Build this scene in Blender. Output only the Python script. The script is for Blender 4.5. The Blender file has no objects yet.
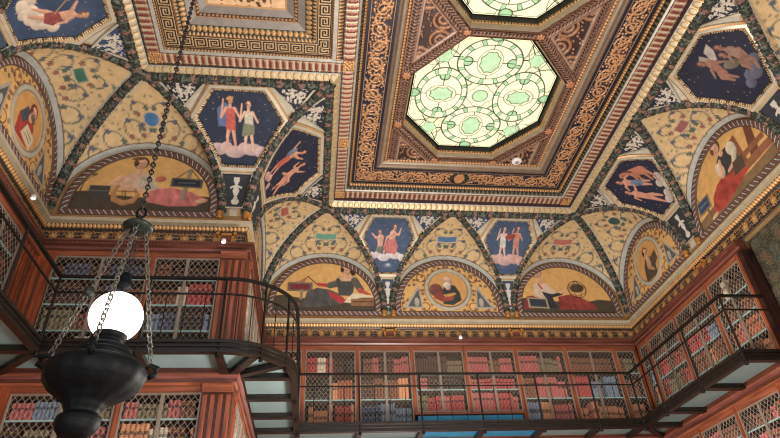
import bpy, math, random
import numpy as np
from mathutils import Vector, Matrix
random.seed(7); PI = math.pi
C = bpy.context.scene.collection
# ------------------------------------------------------------------ room figures (metres, camera height = 0)
H = 7.5; ZC = 5.593; ZS = 5.75; FZ = -1.6
X1, X2, X4 = -2.828, 0.172, 5.576
Y1, Y2 = 6.604, 9.997
D = 1.357; HZ = H - ZS
XR, YB, XL, YL, XM = X4 + D, Y2 + D, X1 - D, Y1 + D, X2 - D
YN = -1.58
PR = .13                       # how far the bookcases stand proud of the wall
ZR, ZM, ZF, GE = 4.064, 3.83, 3.172, .913
# ------------------------------------------------------------------ colour helpers
def lin(c):
    c = np.array(c, float) / 255.0
    return np.where(c <= .04045, c / 12.92, ((c + .055) / 1.055) ** 2.4)
GOLD = (214, 160, 78); GOLD2 = (178, 122, 52); CREAM = (205, 192, 162); WHITE = (214, 208, 192); NAVY = (34, 44, 72)
BLUE = (52, 78, 122); DGREEN = (48, 62, 52); PINK = (196, 148, 130); RED = (166, 52, 48); BROWN = (96, 56, 34); GREY = (168, 160, 146)
SKIN = (222, 168, 132)
# ------------------------------------------------------------------ object helpers
def tag(o, label=None, cat=None, group=None, kind=None):
    if label: o['label'] = label
    if cat: o['category'] = cat
    if group: o['group'] = group
    if kind: o['kind'] = kind
    return o
def empty(name, loc=(0, 0, 0)):
    o = bpy.data.objects.new(name, None); o.empty_display_size = .1; C.objects.link(o); o.location = loc; return o
def link(o, parent=None):
    C.objects.link(o)
    if parent is not None:
        o.parent = parent
        o.matrix_parent_inverse = Matrix.Translation(-Vector(base_loc(parent)))
    return o
def base_loc(p):
    l = Vector(p.location)
    return l
def mesh_obj(name, verts, faces, mats, parent=None, mi=None, smooth=False, col=None, met=None):
    me = bpy.data.meshes.new(name)
    me.from_pydata([tuple(v) for v in verts], [], [tuple(f) for f in faces])
    for m in (mats if isinstance(mats, (list, tuple)) else [mats]): me.materials.append(m)
    if mi is not None: me.polygons.foreach_set('material_index', mi)
    if smooth: me.polygons.foreach_set('use_smooth', [True] * len(me.polygons))
    me.update()
    o = bpy.data.objects.new(name, me); link(o, parent); return o
# ------------------------------------------------------------------ materials
def nodes_of(name):
    m = bpy.data.materials.new(name); m.use_nodes = True; nt = m.node_tree
    b = nt.nodes['Principled BSDF']; return m, nt, b
def mat(name, col, rough=.6, metal=0., var=.12, scale=20., bump=.1, spec=.4, stretch=None, col2=None):
    m, nt, b = nodes_of(name); N = nt.nodes; L = nt.links
    tc = N.new('ShaderNodeTexCoord'); mp = N.new('ShaderNodeMapping'); L.new(tc.outputs['Object'], mp.inputs['Vector'])
    if stretch: mp.inputs['Scale'].default_value = stretch
    nz = N.new('ShaderNodeTexNoise'); nz.inputs['Scale'].default_value = scale; nz.inputs['Detail'].default_value = 6
    L.new(mp.outputs[0], nz.inputs['Vector'])
    cr = N.new('ShaderNodeValToRGB'); c = lin(col); c2 = lin(col2) if col2 else c * (1 + var * 1.6)
    cr.color_ramp.elements[0].position = .3; cr.color_ramp.elements[1].position = .7
    cr.color_ramp.elements[0].color = (*np.clip(c * (1 - var), 0, 1), 1); cr.color_ramp.elements[1].color = (*np.clip(c2, 0, 1), 1)
    L.new(nz.outputs[0], cr.inputs[0]); L.new(cr.outputs[0], b.inputs['Base Color'])
    b.inputs['Roughness'].default_value = rough; b.inputs['Metallic'].default_value = metal
    b.inputs['Specular IOR Level'].default_value = spec
    if bump:
        bp = N.new('ShaderNodeBump'); bp.inputs['Strength'].default_value = bump; bp.inputs['Distance'].default_value = .01
        L.new(nz.outputs[0], bp.inputs['Height']); L.new(bp.outputs[0], b.inputs['Normal'])
    return m
def paint_mat(name, rough=.55, metal=0., emit=0., spec=.35):
    m, nt, b = nodes_of(name); N = nt.nodes; L = nt.links
    a = N.new('ShaderNodeAttribute'); a.attribute_name = 'pigment'
    nz = N.new('ShaderNodeTexNoise'); nz.inputs['Scale'].default_value = 9; nz.inputs['Detail'].default_value = 8
    tc = N.new('ShaderNodeTexCoord'); L.new(tc.outputs['Object'], nz.inputs['Vector'])
    mr = N.new('ShaderNodeMapRange'); mr.inputs[1].default_value = .3; mr.inputs[2].default_value = .7
    mr.inputs[3].default_value = .86; mr.inputs[4].default_value = 1.1; L.new(nz.outputs[0], mr.inputs[0])
    mx = N.new('ShaderNodeVectorMath'); mx.operation = 'SCALE'; L.new(a.outputs['Color'], mx.inputs[0]); L.new(mr.outputs[0], mx.inputs['Scale'])
    L.new(mx.outputs[0], b.inputs['Base Color'])
    b.inputs['Roughness'].default_value = rough; b.inputs['Metallic'].default_value = metal
    b.inputs['Specular IOR Level'].default_value = spec
    if emit:
        L.new(mx.outputs[0], b.inputs['Emission Color']); b.inputs['Emission Strength'].default_value = emit
    return m
M = {}
M['fresco'] = paint_mat('fresco_paint', .7)
M['gilt'] = paint_mat('gilded_relief', .42, .25, 0, .5)
M['glassart'] = paint_mat('leaded_glass', .3, 0, .62, .1)
M['wood'] = mat('orange_walnut', (126, 60, 38), .3, 0, .4, 5, .06, .6, (4, 4, .35), (172, 90, 54))
M['woodh'] = mat('orange_walnut_rail', (134, 70, 48), .3, 0, .3, 4, .06, .6, (.4, .4, 4), (160, 92, 64))
M['wooddark'] = mat('dark_walnut', (84, 44, 30), .35, 0, .35, 5, .06, .5, (.4, .4, 4))
M['woodplum'] = mat('plum_walnut', (112, 66, 62), .32, 0, .25, 5, .05, .6, (.4, .4, 4))
M['woodblack'] = mat('black_walnut', (42, 20, 16), .4, 0, .4, 5, .05, .4, (2, 2, .4))
M['interior'] = mat('bookcase_interior', (70, 46, 38), .7, 0, .2, 8, .02)
M['iron'] = mat('black_iron', (38, 34, 32), .38, .55, .2, 30, .05)
M['bronze'] = mat('brown_iron', (32, 26, 22), .3, .2, .3, 12, .05, .5, (.5, .5, 3))
M['brass'] = mat('grille_wire', (184, 176, 162), .35, .15, .1, 30, 0)
M['doorframe'] = mat('grille_frame', (142, 128, 114), .4, .2, .12, 20, .02)
M['urn'] = mat('blackened_bronze', (5, 8, 10), .6, .0, .35, 14, .6, .12)
M['chain'] = mat('dark_chain', (58, 54, 52), .4, .7, .1, 30, 0)
M['chainlight'] = mat('lit_chain', (96, 92, 84), .35, .5, .2, 30, 0)  # lighter copy of the chain metal, reflected light put into its colour
M['canopy'] = mat('green_bronze', (40, 48, 42), .4, .5, .3, 25, .3)
M['plaster'] = mat('plain_plaster', (150, 120, 80), .8, 0, .1, 6, .05)
M['floor'] = mat('walnut_parquet', (110, 74, 48), .45, 0, .25, 4, .03)
M['shelf'] = mat('shelf_board', (84, 58, 48), .5, .0, .1, 8, .02, .4); M['shelfedge'] = mat('shelf_edge_glint', (150, 190, 190), .25, .0, .1, 8, .02, .7)  # edge colour carries the cyan glints along the shelf fronts
M['glassfloor'] = mat('frosted_floor_glass', (168, 190, 192), .28, 0, .08, 3, .02, .6)
def translucent(m, col, k=.55):
    nt = m.node_tree; b = nt.nodes['Principled BSDF']; o = nt.nodes['Material Output']; t = nt.nodes.new('ShaderNodeBsdfTranslucent'); t.inputs[0].default_value = (*lin(col), 1)
    x = nt.nodes.new('ShaderNodeMixShader'); x.inputs[0].default_value = k; nt.links.new(b.outputs[0], x.inputs[1]); nt.links.new(t.outputs[0], x.inputs[2]); nt.links.new(x.outputs[0], o.inputs[0])
translucent(M['glassfloor'], (190, 214, 218))
M['bluelit'] = mat('blue_light_tint', (48, 134, 176), .5, 0, .15, 6, .02)  # cool blue light put into the colour, for ledge and two floor panels
M['whiteplastic'] = mat('white_plastic', (232, 232, 236), .4, 0, .02, 5, 0)
mg, nt, b = nodes_of('opal_globe'); b.inputs['Base Color'].default_value = (.95, .93, .88, 1); b.inputs['Emission Color'].default_value = (1, .97, .92, 1); b.inputs['Emission Strength'].default_value = 3.2; M['globe'] = mg
ml, nt, b = nodes_of('spot_lens'); b.inputs['Base Color'].default_value = (.9, .95, 1, 1); b.inputs['Emission Color'].default_value = (.9, .95, 1, 1); b.inputs['Emission Strength'].default_value = 2.0; M['lens'] = ml
# ------------------------------------------------------------------ noise
def hsh(i, j, k=0):
    v = np.sin(i * 127.1 + j * 311.7 + k * 74.7) * 43758.5453
    return v - np.floor(v)
def vnoise(X, Y, s=1., k=0):
    x = X * s; y = Y * s; i = np.floor(x); j = np.floor(y); fx = x - i; fy = y - j
    fx = fx * fx * (3 - 2 * fx); fy = fy * fy * (3 - 2 * fy)
    a = hsh(i, j, k); b_ = hsh(i + 1, j, k); c = hsh(i, j + 1, k); d = hsh(i + 1, j + 1, k)
    return (a * (1 - fx) + b_ * fx) * (1 - fy) + (c * (1 - fx) + d * fx) * fy
def fbm(X, Y, s=1., k=0):
    return (vnoise(X, Y, s, k) + .5 * vnoise(X, Y, s * 2.1, k + 1) + .25 * vnoise(X, Y, s * 4.3, k + 2)) / 1.75
def cells(X, Y, s, k=0):
    x = X * s; y = Y * s; i0 = np.floor(x); j0 = np.floor(y); best = np.full(x.shape, 9.); sec = best.copy(); idv = np.zeros(x.shape)
    for di in (-1, 0, 1):
        for dj in (-1, 0, 1):
            i = i0 + di; j = j0 + dj
            px = i + .15 + .7 * hsh(i, j, k); py = j + .15 + .7 * hsh(i, j, k + 5)
            d = np.hypot(x - px, y - py); w = d < best
            sec = np.where(w, best, np.minimum(sec, d)); idv = np.where(w, hsh(i, j, k + 9), idv); best = np.where(w, d, best)
    return best, sec - best, idv
# ------------------------------------------------------------------ painter
class Cv:
    def __init__(s, X, Y, base=(0, 0, 0)):
        s.X = X; s.Y = Y; s.rgb = np.tile(lin(base), (X.size, 1)).reshape(X.shape + (3,)); s.h = np.zeros(X.shape)
    def mix(s, a, col, h=None):
        c = lin(col) if isinstance(col, tuple) else col
        a3 = a[..., None]; s.rgb = s.rgb * (1 - a3) + c * a3
        if h is not None: s.h = s.h * (1 - a) + h * a
    def sd(s, d, col, soft=.01, h=None, op=1.):
        s.mix(np.clip(.5 - d / soft, 0, 1) * op, col, h)
    def ell(s, cx, cy, rx, ry, col, rot=0., soft=None, shade=.28, h=None):
        ca, sa = math.cos(rot), math.sin(rot); dx = s.X - cx; dy = s.Y - cy
        u = (dx * ca + dy * sa) / rx; v = (-dx * sa + dy * ca) / ry; r = np.hypot(u, v)
        a = np.clip((1 - r) * min(rx, ry) / (soft or s.px) + .5, 0, 1)
        m = 1 + shade * (dy / max(rx, ry) - dx / max(rx, ry)) * .8
        s.mix(a, lin(col) * m[..., None], h)
    def cap(s, x0, y0, x1, y1, r0, r1, col, shade=.3):
        dx, dy = x1 - x0, y1 - y0; L = dx * dx + dy * dy + 1e-9
        t = np.clip(((s.X - x0) * dx + (s.Y - y0) * dy) / L, 0, 1)
        qx = s.X - x0 - t * dx; qy = s.Y - y0 - t * dy; r = r0 + (r1 - r0) * t; d = np.hypot(qx, qy)
        a = np.clip((r - d) / s.px + .5, 0, 1); m = 1 + shade * (qy - qx) / (r + 1e-6) * .6
        s.mix(a, lin(col) * m[..., None])
    def poly(s, pts, col, grad=0.):
        P = np.array(pts, float); n = len(P); d = np.full(s.X.shape, 1e9); ins = np.zeros(s.X.shape, bool)
        for i in range(n):
            ax, ay = P[i]; bx, by = P[(i + 1) % n]; ex, ey = bx - ax, by - ay
            t = np.clip(((s.X - ax) * ex + (s.Y - ay) * ey) / (ex * ex + ey * ey + 1e-12), 0, 1)
            d = np.minimum(d, np.hypot(s.X - ax - t * ex, s.Y - ay - t * ey))
            c1 = (ay > s.Y) != (by > s.Y)
            with np.errstate(divide='ignore', invalid='ignore'):
                xi = (bx - ax) * (s.Y - ay) / (by - ay + 1e-12) + ax
            ins ^= c1 & (s.X < xi)
        sdv = np.where(ins, -d, d); a = np.clip(.5 - sdv / s.px, 0, 1)
        folds = 1 + grad * (fbm(s.X * 2.5 + s.Y, s.Y - s.X, 9. / max(np.ptp(P[:, 0]), .1) * .5, 3) - .5) * 2
        s.mix(a, lin(col) * folds[..., None])
    def line(s, x0, y0, x1, y1, w, col): s.cap(x0, y0, x1, y1, w, w, col, 0)
def grid(name, f, us, vs, paint, m, parent, flip=False, thick=0.):
    """heightfield sheet: f(U,V,h) -> x,y,z ; paint(U,V) -> rgb, h"""
    U, V = np.meshgrid(np.array(us, float), np.array(vs, float)); rgb, h = paint(U, V)
    x, y, z = f(U, V, h); n, k = U.shape
    co = np.stack([x, y, z], -1).reshape(-1, 3).astype(np.float32)
    idx = np.arange(n * k).reshape(n, k); a = idx[:-1, :-1].ravel(); b_ = idx[:-1, 1:].ravel(); c = idx[1:, 1:].ravel(); d = idx[1:, :-1].ravel()
    F = np.stack([a, b_, c, d], 1)
    col = rgb.reshape(-1, 3)
    if thick:       # closed rim going back behind the face
        xb, yb_, zb = f(U, V, -thick + 0 * h); cb = np.stack([xb, yb_, zb], -1).reshape(-1, 3).astype(np.float32)
        rim = np.concatenate([idx[0, :], idx[1:, -1], idx[-1, -2::-1], idx[-2:0:-1, 0]])
        co2 = cb[rim]; base = len(co); r2 = np.arange(len(rim)) + base
        F = np.concatenate([F, np.stack([rim, r2, np.roll(r2, -1), np.roll(rim, -1)], 1)])
        co = np.concatenate([co, co2]); col = np.concatenate([col, col[rim]])
    if flip: F = F[:, ::-1]
    return raw(name, co, F, col, m, parent)
def raw(name, co, F, col, m, parent, smooth=True):
    me = bpy.data.meshes.new(name); me.vertices.add(len(co)); me.vertices.foreach_set('co', np.ascontiguousarray(co, np.float32).ravel())
    me.loops.add(F.size); me.loops.foreach_set('vertex_index', F.ravel().astype(np.int32)); me.polygons.add(len(F))
    me.polygons.foreach_set('loop_start', np.arange(0, F.size, F.shape[1], dtype=np.int32))
    me.polygons.foreach_set('loop_total', np.full(len(F), F.shape[1], np.int32))
    me.polygons.foreach_set('use_smooth', np.full(len(F), smooth))
    me.update(calc_edges=True); me.validate()
    if m is not M['glassart']: lum = (col @ np.array([.3, .55, .15]))[:, None]; col = lum + (col - lum) * .84
    at = me.color_attributes.new('pigment', 'FLOAT_COLOR', 'POINT')
    at.data.foreach_set('color', np.concatenate([np.clip(col, 0, 1), np.ones((len(col), 1))], 1).astype(np.float32).ravel())
    me.materials.append(m)
    o = bpy.data.objects.new(name, me); link(o, parent); return o
# ------------------------------------------------------------------ box builder
class MB:
    def __init__(s): s.v = []; s.f = []; s.m = []
    def add(s, vs, fs, mi=0):
        b_ = len(s.v); s.v += [tuple(v) for v in vs]; s.f += [tuple(i + b_ for i in f) for f in fs]; s.m += [mi] * len(fs)
    def box8(s, p, mi=0):
        s.add(p, [(0, 3, 2, 1), (4, 5, 6, 7), (0, 1, 5, 4), (1, 2, 6, 5), (2, 3, 7, 6), (3, 0, 4, 7)], mi)
    def box(s, x0, x1, y0, y1, z0, z1, mi=0):
        s.box8([(x0, y0, z0), (x1, y0, z0), (x1, y1, z0), (x0, y1, z0), (x0, y0, z1), (x1, y0, z1), (x1, y1, z1), (x0, y1, z1)], mi)
    def wbox(s, W, u0, u1, h0, h1, z0, z1, mi=0):
        P = [W.p(u, h, z) for z in (z0, z1) for (u, h) in ((u0, h0), (u1, h0), (u1, h1), (u0, h1))]; s.box8(P, mi)
    def tube(s, pts, r, n=6, mi=0, closed=False):
        pts = [Vector(p) for p in pts]; N_ = len(pts); rings = []
        for i, p in enumerate(pts):
            a = pts[(i - 1) % N_] if (closed or i > 0) else p; b_ = pts[(i + 1) % N_] if (closed or i < N_ - 1) else p
            t = (b_ - a).normalized(); up = Vector((0, 0, 1)) if abs(t.z) < .9 else Vector((1, 0, 0))
            x = t.cross(up).normalized(); y = x.cross(t); rr = r[i] if isinstance(r, (list, tuple)) else r
            rings.append([p + x * rr * math.cos(2 * PI * k / n) + y * rr * math.sin(2 * PI * k / n) for k in range(n)])
        vs = [v for q in rings for v in q]; fs = []
        for i in range(N_ if closed else N_ - 1):
            j = (i + 1) % N_
            for k in range(n): fs.append((i * n + k, i * n + (k + 1) % n, j * n + (k + 1) % n, j * n + k))
        if not closed: fs += [tuple(range(n))[::-1], tuple(range((N_ - 1) * n, N_ * n))]
        s.add(vs, fs, mi)
    def lathe(s, prof, cx, cy, n=32, mi=0):
        vs = []; fs = []
        for r, z in prof: vs += [(cx + r * math.cos(2 * PI * k / n), cy + r * math.sin(2 * PI * k / n), z) for k in range(n)]
        for i in range(len(prof) - 1):
            for k in range(n): fs.append((i * n + k, i * n + (k + 1) % n, (i + 1) * n + (k + 1) % n, (i + 1) * n + k))
        fs += [tuple(range(n))[::-1], tuple(range((len(prof) - 1) * n, len(prof) * n))]
        s.add(vs, fs, mi)
    def build(s, name, mats, parent=None, smooth=False): return mesh_obj(name, s.v, s.f, mats, parent, s.m, smooth)
class Wall:
    def __init__(s, O, T, N): s.O = O; s.T = T; s.N = N
    def p(s, u, h, z): return (s.O[0] + s.T[0] * u + s.N[0] * h, s.O[1] + s.T[1] * u + s.N[1] * h, z)
    def flat(s, U, Z, h): return s.p(U, h, Z + 0 * U)
    def cove(s, U, TH, h):
        tx = D * np.sin(TH); tz = HZ * np.cos(TH); L = np.hypot(tx, tz)
        return s.p(U, D * (1 - np.cos(TH)) + h * tz / L, ZS + HZ * np.sin(TH) - h * tx / L)
WB = Wall((0, YB), (1, 0), (0, -1)); WR = Wall((XR, 0), (0, -1), (-1, 0)); WLF = Wall((0, YL), (1, 0), (0, -1))
WL = Wall((XL, 0), (0, 1), (1, 0)); WM = Wall((XM, 0), (0, 1), (1, 0))
# ------------------------------------------------------------------ ornament bands: (u along, w 0..1 across, width) -> rgb, h
def o_plain(c, dh=0):
    def f(u, w, W):
        cv = Cv(u, w, c); return cv.rgb, cv.h + dh
    return f
def o_round(c, dh=.02):
    def f(u, w, W):
        cv = Cv(u, w, c); return cv.rgb, dh * np.sin(np.clip(w, 0, 1) * PI)
    return f
def o_red(u, w, W):
    p = .104; x = ((u / p) % 1 - .5) * p; y = (w - .5) * W; cv = Cv(x, y, (204, 184, 146)); cv.px = .006
    e = (np.abs(w - .5) > .43); cv.mix(e * 1., (60, 38, 48)); b_ = e & (((u / .03) % 1) < .5); cv.mix(b_ * 1., (150, 90, 70))
    d = np.hypot(x, np.maximum(np.abs(y) - W * .24, 0)); cv.sd(d - .030, (150, 104, 66), .006, -.004); cv.sd(d - .023, (146, 66, 62), .008, .010)
    cv.sd(np.abs(np.abs(x) - p * .5) - .004, (236, 218, 180), .006, .006)
    return cv.rgb, cv.h
def o_egg(u, w, W):
    p = .12; x = ((u / p) % 1 - .5) * p; y = (w - .5) * W; cv = Cv(x, y, (226, 190, 122)); cv.px = .006
    cv.sd(np.hypot(x / .9, y * .8) - .045, (206, 190, 148), .01, .008); cv.sd(np.abs(np.hypot(x / .9, y * .8) - .05) - .006, (166, 124, 70), .008, .004)
    cv.mix((w > .86) * 1., (168, 176, 172)); cv.mix((w < .1) * 1., (186, 178, 150))
    return cv.rgb, cv.h
def o_beads(g=GOLD, bg=(46, 44, 40), p=.06, fill=.42):
    def f(u, w, W):
        x = ((u / p) % 1 - .5) * p; y = (w - .5) * W; cv = Cv(x, y, bg); R = min(p, W) * fill
        d = np.hypot(x, y * p / max(W, 1e-3) if W > p else y) - R; cv.sd(d, g, .008, .018)
        return cv.rgb, cv.h
    return f
def o_dentil(g=(222, 170, 92), bg=(50, 40, 34), p=.075):
    def f(u, w, W):
        x = (u / p) % 1; cv = Cv(x, w, bg); a = ((x > .2) & (x < .8) & (w > .25)) * 1.; cv.mix(a, g, .02)
        cv.mix((w <= .22) * 1., (206, 150, 82), .01); a = ((x > .38) & (x < .62) & (w > .6)) * 1.; cv.mix(a, (130, 80, 40), .02)
        return cv.rgb, cv.h
    return f
def o_leaf(g=(176, 112, 62), bg=(40, 40, 40), p=.075, tip=(214, 150, 84)):
    def f(u, w, W):
        x = ((u / p) % 1 - .5) * 2; cv = Cv(x, w, bg); d = np.abs(x) - (1 - w) ** .7 * .85
        cv.sd(d, g, .25, .015); cv.sd(np.abs(x) - .12, tip, .2, .02, .7); cv.mix((w < .14) * 1., (120, 74, 46), .01); return cv.rgb, cv.h
    return f
def o_chev(u, w, W):
    y = np.abs(w - .5) * W; p = .06; x = ((u / p + y / p * 1.0) % 1); cv = Cv(u, w, (104, 62, 44))
    a = ((x > .5) & (y < W * .36) & (y > W * .05)) * 1.; cv.mix(a, (48, 30, 28), -.01); a = ((x < .35) & (y < W * .36)) * 1.; cv.mix(a, (166, 106, 70), .008)
    cv.mix((y > W * .4) * 1., (140, 84, 56), .012); return cv.rgb, cv.h
KEY = ["1111111111111111", "0000000000000001", "1111111111110101", "1000000000010101", "1011111111010101", "1010000001010101", "1010111101010101", "1010100001010101", "1010111111010101", "1010000000010101", "1011111111110101", "1000000000000101", "1111111111111101", "0000000000000001"]
KEYA = np.array([[int(c) for c in r] for r in ["11111111110", "00000000010", "11111110010", "10000010010", "10111010010", "10100010010", "10111110010", "10000000010", "11111111110"][:9]])
def o_key(u, w, W):
    cell = W * .8 / 9; x = u / cell; y = (w - .1) / .8 * 9; cv = Cv(u, w, (36, 42, 58))
    K = np.array([[1,1,1,1,1,1,1,1,1,1,1,1],[0,0,0,0,0,0,1,0,0,0,0,0],[1,1,1,1,1,0,1,0,1,1,1,1],[0,0,0,0,1,0,1,0,1,0,0,0],[1,1,1,0,1,0,1,0,1,0,1,1],[0,0,1,0,1,0,1,0,1,0,1,0],[0,0,1,0,1,0,0,0,1,0,1,0],[1,1,1,0,1,1,1,1,1,0,1,1],[0,0,0,0,0,0,0,0,0,0,0,0]])
    K = np.array([[1,1,1,1,1,1,1,1,1,0],[1,0,0,0,0,0,0,0,1,0],[1,0,1,1,1,1,1,0,1,0],[1,0,1,0,0,0,1,0,1,0],[1,0,1,0,1,1,1,0,1,0],[1,0,1,0,0,0,0,0,1,0],[1,0,1,1,1,1,1,1,1,0],[1,0,0,0,0,0,0,0,0,0],[1,1,1,1,1,1,1,1,1,1]])
    xi = np.floor(x * 1.0) % 10; yi = np.clip(np.floor(y), 0, 8); a = K[yi.astype(int), xi.astype(int)] * ((w > .1) & (w < .9))
    cv.mix(a * 1., (214, 176, 112), .006); cv.mix(((w < .05) | (w > .95)) * 1., (178, 132, 74), .004); return cv.rgb, cv.h
def scroll(X, Y, P, W, k=0, thick=.03, dens=.5):
    """returns distance-like mask 0..1 for rinceaux of period P in a band of width W centred on Y=0"""
    n = np.floor(X / P); sgn = np.where(n % 2 == 0, 1, -1); x = X / P - n - .5; y = Y / W * sgn
    q = np.hypot(x * P, (y - .02) * W); th = np.arctan2((y - .02) * W, x * P); R = min(P, W) * .44
    sp = (q / R * 2.1 - th / (2 * PI)) % 1; a = ((np.abs(sp - .5) < .16 + thick) & (q < R)) * 1.
    stem = np.abs(y * W - .30 * W * np.sin((x) * PI)) < W * .055; a = np.maximum(a, stem * 1.)
    F1, e, idv = cells(X, Y, 9.5 / W * .32 * 2.2, k); leaf = (F1 < .36) & (q > R * .5) & (idv > dens); a = np.maximum(a, leaf * 1.)
    a = np.maximum(a, (q < R * .2) * 1.); return a * (np.abs(Y) < W * .47)
def o_rinceau(g=(214, 154, 92), bg=(42, 48, 66), P=.34, lines=True):
    def f(u, w, W):
        Y = (w - .5) * W; cv = Cv(u, w, bg); W2 = W * .74 if lines else W; a = scroll(u, Y, P, W2, 0, .04, .3)
        v = fbm(u, Y, 30, 2); cv.mix(a, lin(g) * (.75 + .5 * v)[..., None], .016)
        F1, e, idv = cells(u, Y, 26, 7); m = (F1 < .26) & (np.abs(Y) < W2 * .46) & (fbm(u, Y, 7, 9) > .52); cv.mix(m * (1 - a), (188, 120, 70), .012)
        if lines:
            cv.mix(((np.abs(w - .5) > .375) & (np.abs(w - .5) < .395)) * 1., (200, 150, 90), .01); cv.mix((np.abs(w - .5) >= .395) * 1., (38, 42, 60), .004)
        return cv.rgb, cv.h
    return f
def o_guil(u, w, W):
    p = .105; y = (w - .5) * 2; x = u / p; cv = Cv(u, w, (84, 62, 54))
    q = (x + y * .45) % 1; s1 = (np.abs(q - .25) < .13) & (np.abs(y) < .7); s2 = (np.abs(q - .75) < .13) & (np.abs(y) < .7)
    cv.mix(s2 * 1., (138, 74, 62), .006); cv.mix(s1 * 1., (176, 172, 164), .01); cv.mix((np.abs(y) > .8) * 1., (96, 74, 62), .008); return cv.rgb, cv.h
def o_anthem(u, w, W):
    p = .24; x = ((u / p) % 1 - .5) * p; y = (w - .5) * W; cv = Cv(u, w, (34, 40, 54)); cv.px = .008; n = np.floor(u / p)
    r = np.hypot(x, y + .01); th = np.arctan2(y + .01, x); pet = (r < W * .34 * (.45 + .55 * np.abs(np.sin(th * 4)))) & (np.abs(x) < .06)
    cv.mix(pet * 1., (190, 140, 68), .02); cv.mix((r < .018) * 1., (220, 172, 96), .03)
    xs = np.abs(x) - p * .36; rr = np.hypot(xs, y - .02); tt = np.arctan2(y - .02, xs); sp = (rr / (W * .26) * 1.6 - tt / (2 * PI)) % 1
    cv.mix(((np.abs(sp - .5) < .15) & (rr < W * .27)) * 1., (176, 128, 62), .014)
    cv.mix((np.abs(y + W * .38) < .012) * 1., (150, 106, 54), .01); cv.mix((np.abs(y - W * .42) < .01) * 1., (110, 84, 50), .01)
    F1, e, idv = cells(u, y, 24, 3); cv.mix(((F1 < .3) & (y < -W * .2)) * 1., (176, 124, 60), .012); return cv.rgb, cv.h
def o_garland(u, w, W):
    y = w * W; F1, e, idv = cells(u, y, 22, 4); cv = Cv(u, w, (30, 33, 30))
    cv.mix((F1 < .5) * 1., (62, 70, 60)); cv.mix(((idv > .62) & (F1 < .4)) * 1., (96, 108, 98))
    band = (u / .34) % 1; pk = ((np.abs(band - .5) < .10) & (F1 < .55)) | ((idv > .93) & (F1 < .45)); cv.mix(pk * 1., (136, 98, 84)); cv.mix((pk & (F1 < .22)) * 1., (166, 128, 110))
    gl = (np.abs(band) < .05); cv.mix(gl * .6, (120, 124, 108))
    return cv.rgb, np.clip(.55 - F1, 0, 1) * .05
# ------------------------------------------------------------------ straight strip between two edges (outer A, inner B)
def strip(name, A0, A1, B0, B1, orn, res, parent, m, flip=False, ncross=None, normal=(0, 0, -1)):
    A0, A1, B0, B1 = [np.array(p, float) for p in (A0, A1, B0, B1)]
    d = (A1 - A0); L = np.linalg.norm(d); d /= L; Lb = max(L, np.linalg.norm(B1 - B0)); W = np.linalg.norm((B0 - A0) - d * ((B0 - A0) @ d))
    c0 = (A0 + A1) / 2; nrm = np.array(normal, float)
    nu = max(2, int(Lb / res) + 1); nv = ncross or max(2, int(W / res) + 1)
    T, Wc = np.meshgrid(np.linspace(0, 1, nu), np.linspace(0, 1, nv))
    P = (A0 * (1 - T[..., None]) + A1 * T[..., None]) * (1 - Wc[..., None]) + (B0 * (1 - T[..., None]) + B1 * T[..., None]) * Wc[..., None]
    u = (P - c0) @ d; rgb, h = orn(u, Wc, W); P = P + nrm * h[..., None]
    n, k = T.shape; idx = np.arange(n * k).reshape(n, k); F = np.stack([idx[:-1, :-1].ravel(), idx[:-1, 1:].ravel(), idx[1:, 1:].ravel(), idx[1:, :-1].ravel()], 1)
    return P.reshape(-1, 3), F, rgb.reshape(-1, 3)
def multi(name, items, m, parent):
    co = []; F = []; col = []; b_ = 0
    for P, f, c in items: co.append(P); F.append(f + b_); col.append(c); b_ += len(P)
    return raw(name, np.concatenate(co), np.concatenate(F), np.concatenate(col), m, parent)
def rect_corners(x0, x1, y0, y1, o, h): return [(x0 + o, y0 + o, H + h), (x1 - o, y0 + o, H + h), (x1 - o, y1 - o, H + h), (x0 + o, y1 - o, H + h)]
def rect_band(name, R, o0, h0, o1, h1, orn, res, parent, m, sides=(0, 1, 2, 3)):
    a = rect_corners(*R, o0, h0); b_ = rect_corners(*R, o1, h1)
    return multi(name, [strip(name, a[i], a[(i + 1) % 4], b_[i], b_[(i + 1) % 4], orn, res, parent, m) for i in sides], m, parent)
# =================================================================== CEILING
ceil = empty('ceiling', (X2, Y2, H)); tag(ceil, kind='structure')
G_ = M['gilt']; FR = M['fresco']
RM = (X2, X4, YN, Y2)
S3 = (1, 2, 3)
R_ = .0125
rect_band('egg_moulding', RM, 0, 0, .125, .1, o_egg, R_, ceil, G_, (0, 1, 2))
multi('egg_moulding', [strip('', (X2, Y2, H), (X2, Y1, H), (X2 + .125, Y2 - .125, H + .1), (X2 + .125, Y1 - .12, H + .1), o_egg, R_, None, None)], G_, ceil)
multi('grey_moulding', [strip('', (X2 - .03, Y1 - .37, H + .1), (X2 - .03, 1.8, H + .1), (X2 + .035, Y1 - .37, H + .1), (X2 + .035, 1.8, H + .1), o_plain((196, 194, 184)), .3, None, None), strip('', (X2 + .035, Y1 - .37, H + .1), (X2 + .035, 1.8, H + .1), (X2 + .125, Y1 - .37, H + .12), (X2 + .125, 1.8, H + .12), o_leaf((206, 160, 92), (70, 52, 44), .06), R_, None, None)], G_, ceil)
rect_band('fluted_band', RM, .14, .17, .345, .19, o_red, R_, ceil, G_)
rect_band('fluted_band_edge', RM, .125, .1, .14, .17, o_plain((70, 46, 50)), .2, ceil, G_)
rect_band('bead_moulding', RM, .345, .19, .38, .21, o_plain((190, 186, 176)), .2, ceil, G_)
rect_band('bead_moulding', RM, .38, .21, .425, .27, o_leaf((92, 92, 66), (32, 34, 30), .09, (130, 122, 84)), R_, ceil, G_)
rect_band('bead_moulding', RM, .425, .27, .475, .31, o_beads((206, 150, 80), (60, 40, 28), .055), R_, ceil, G_)
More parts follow.
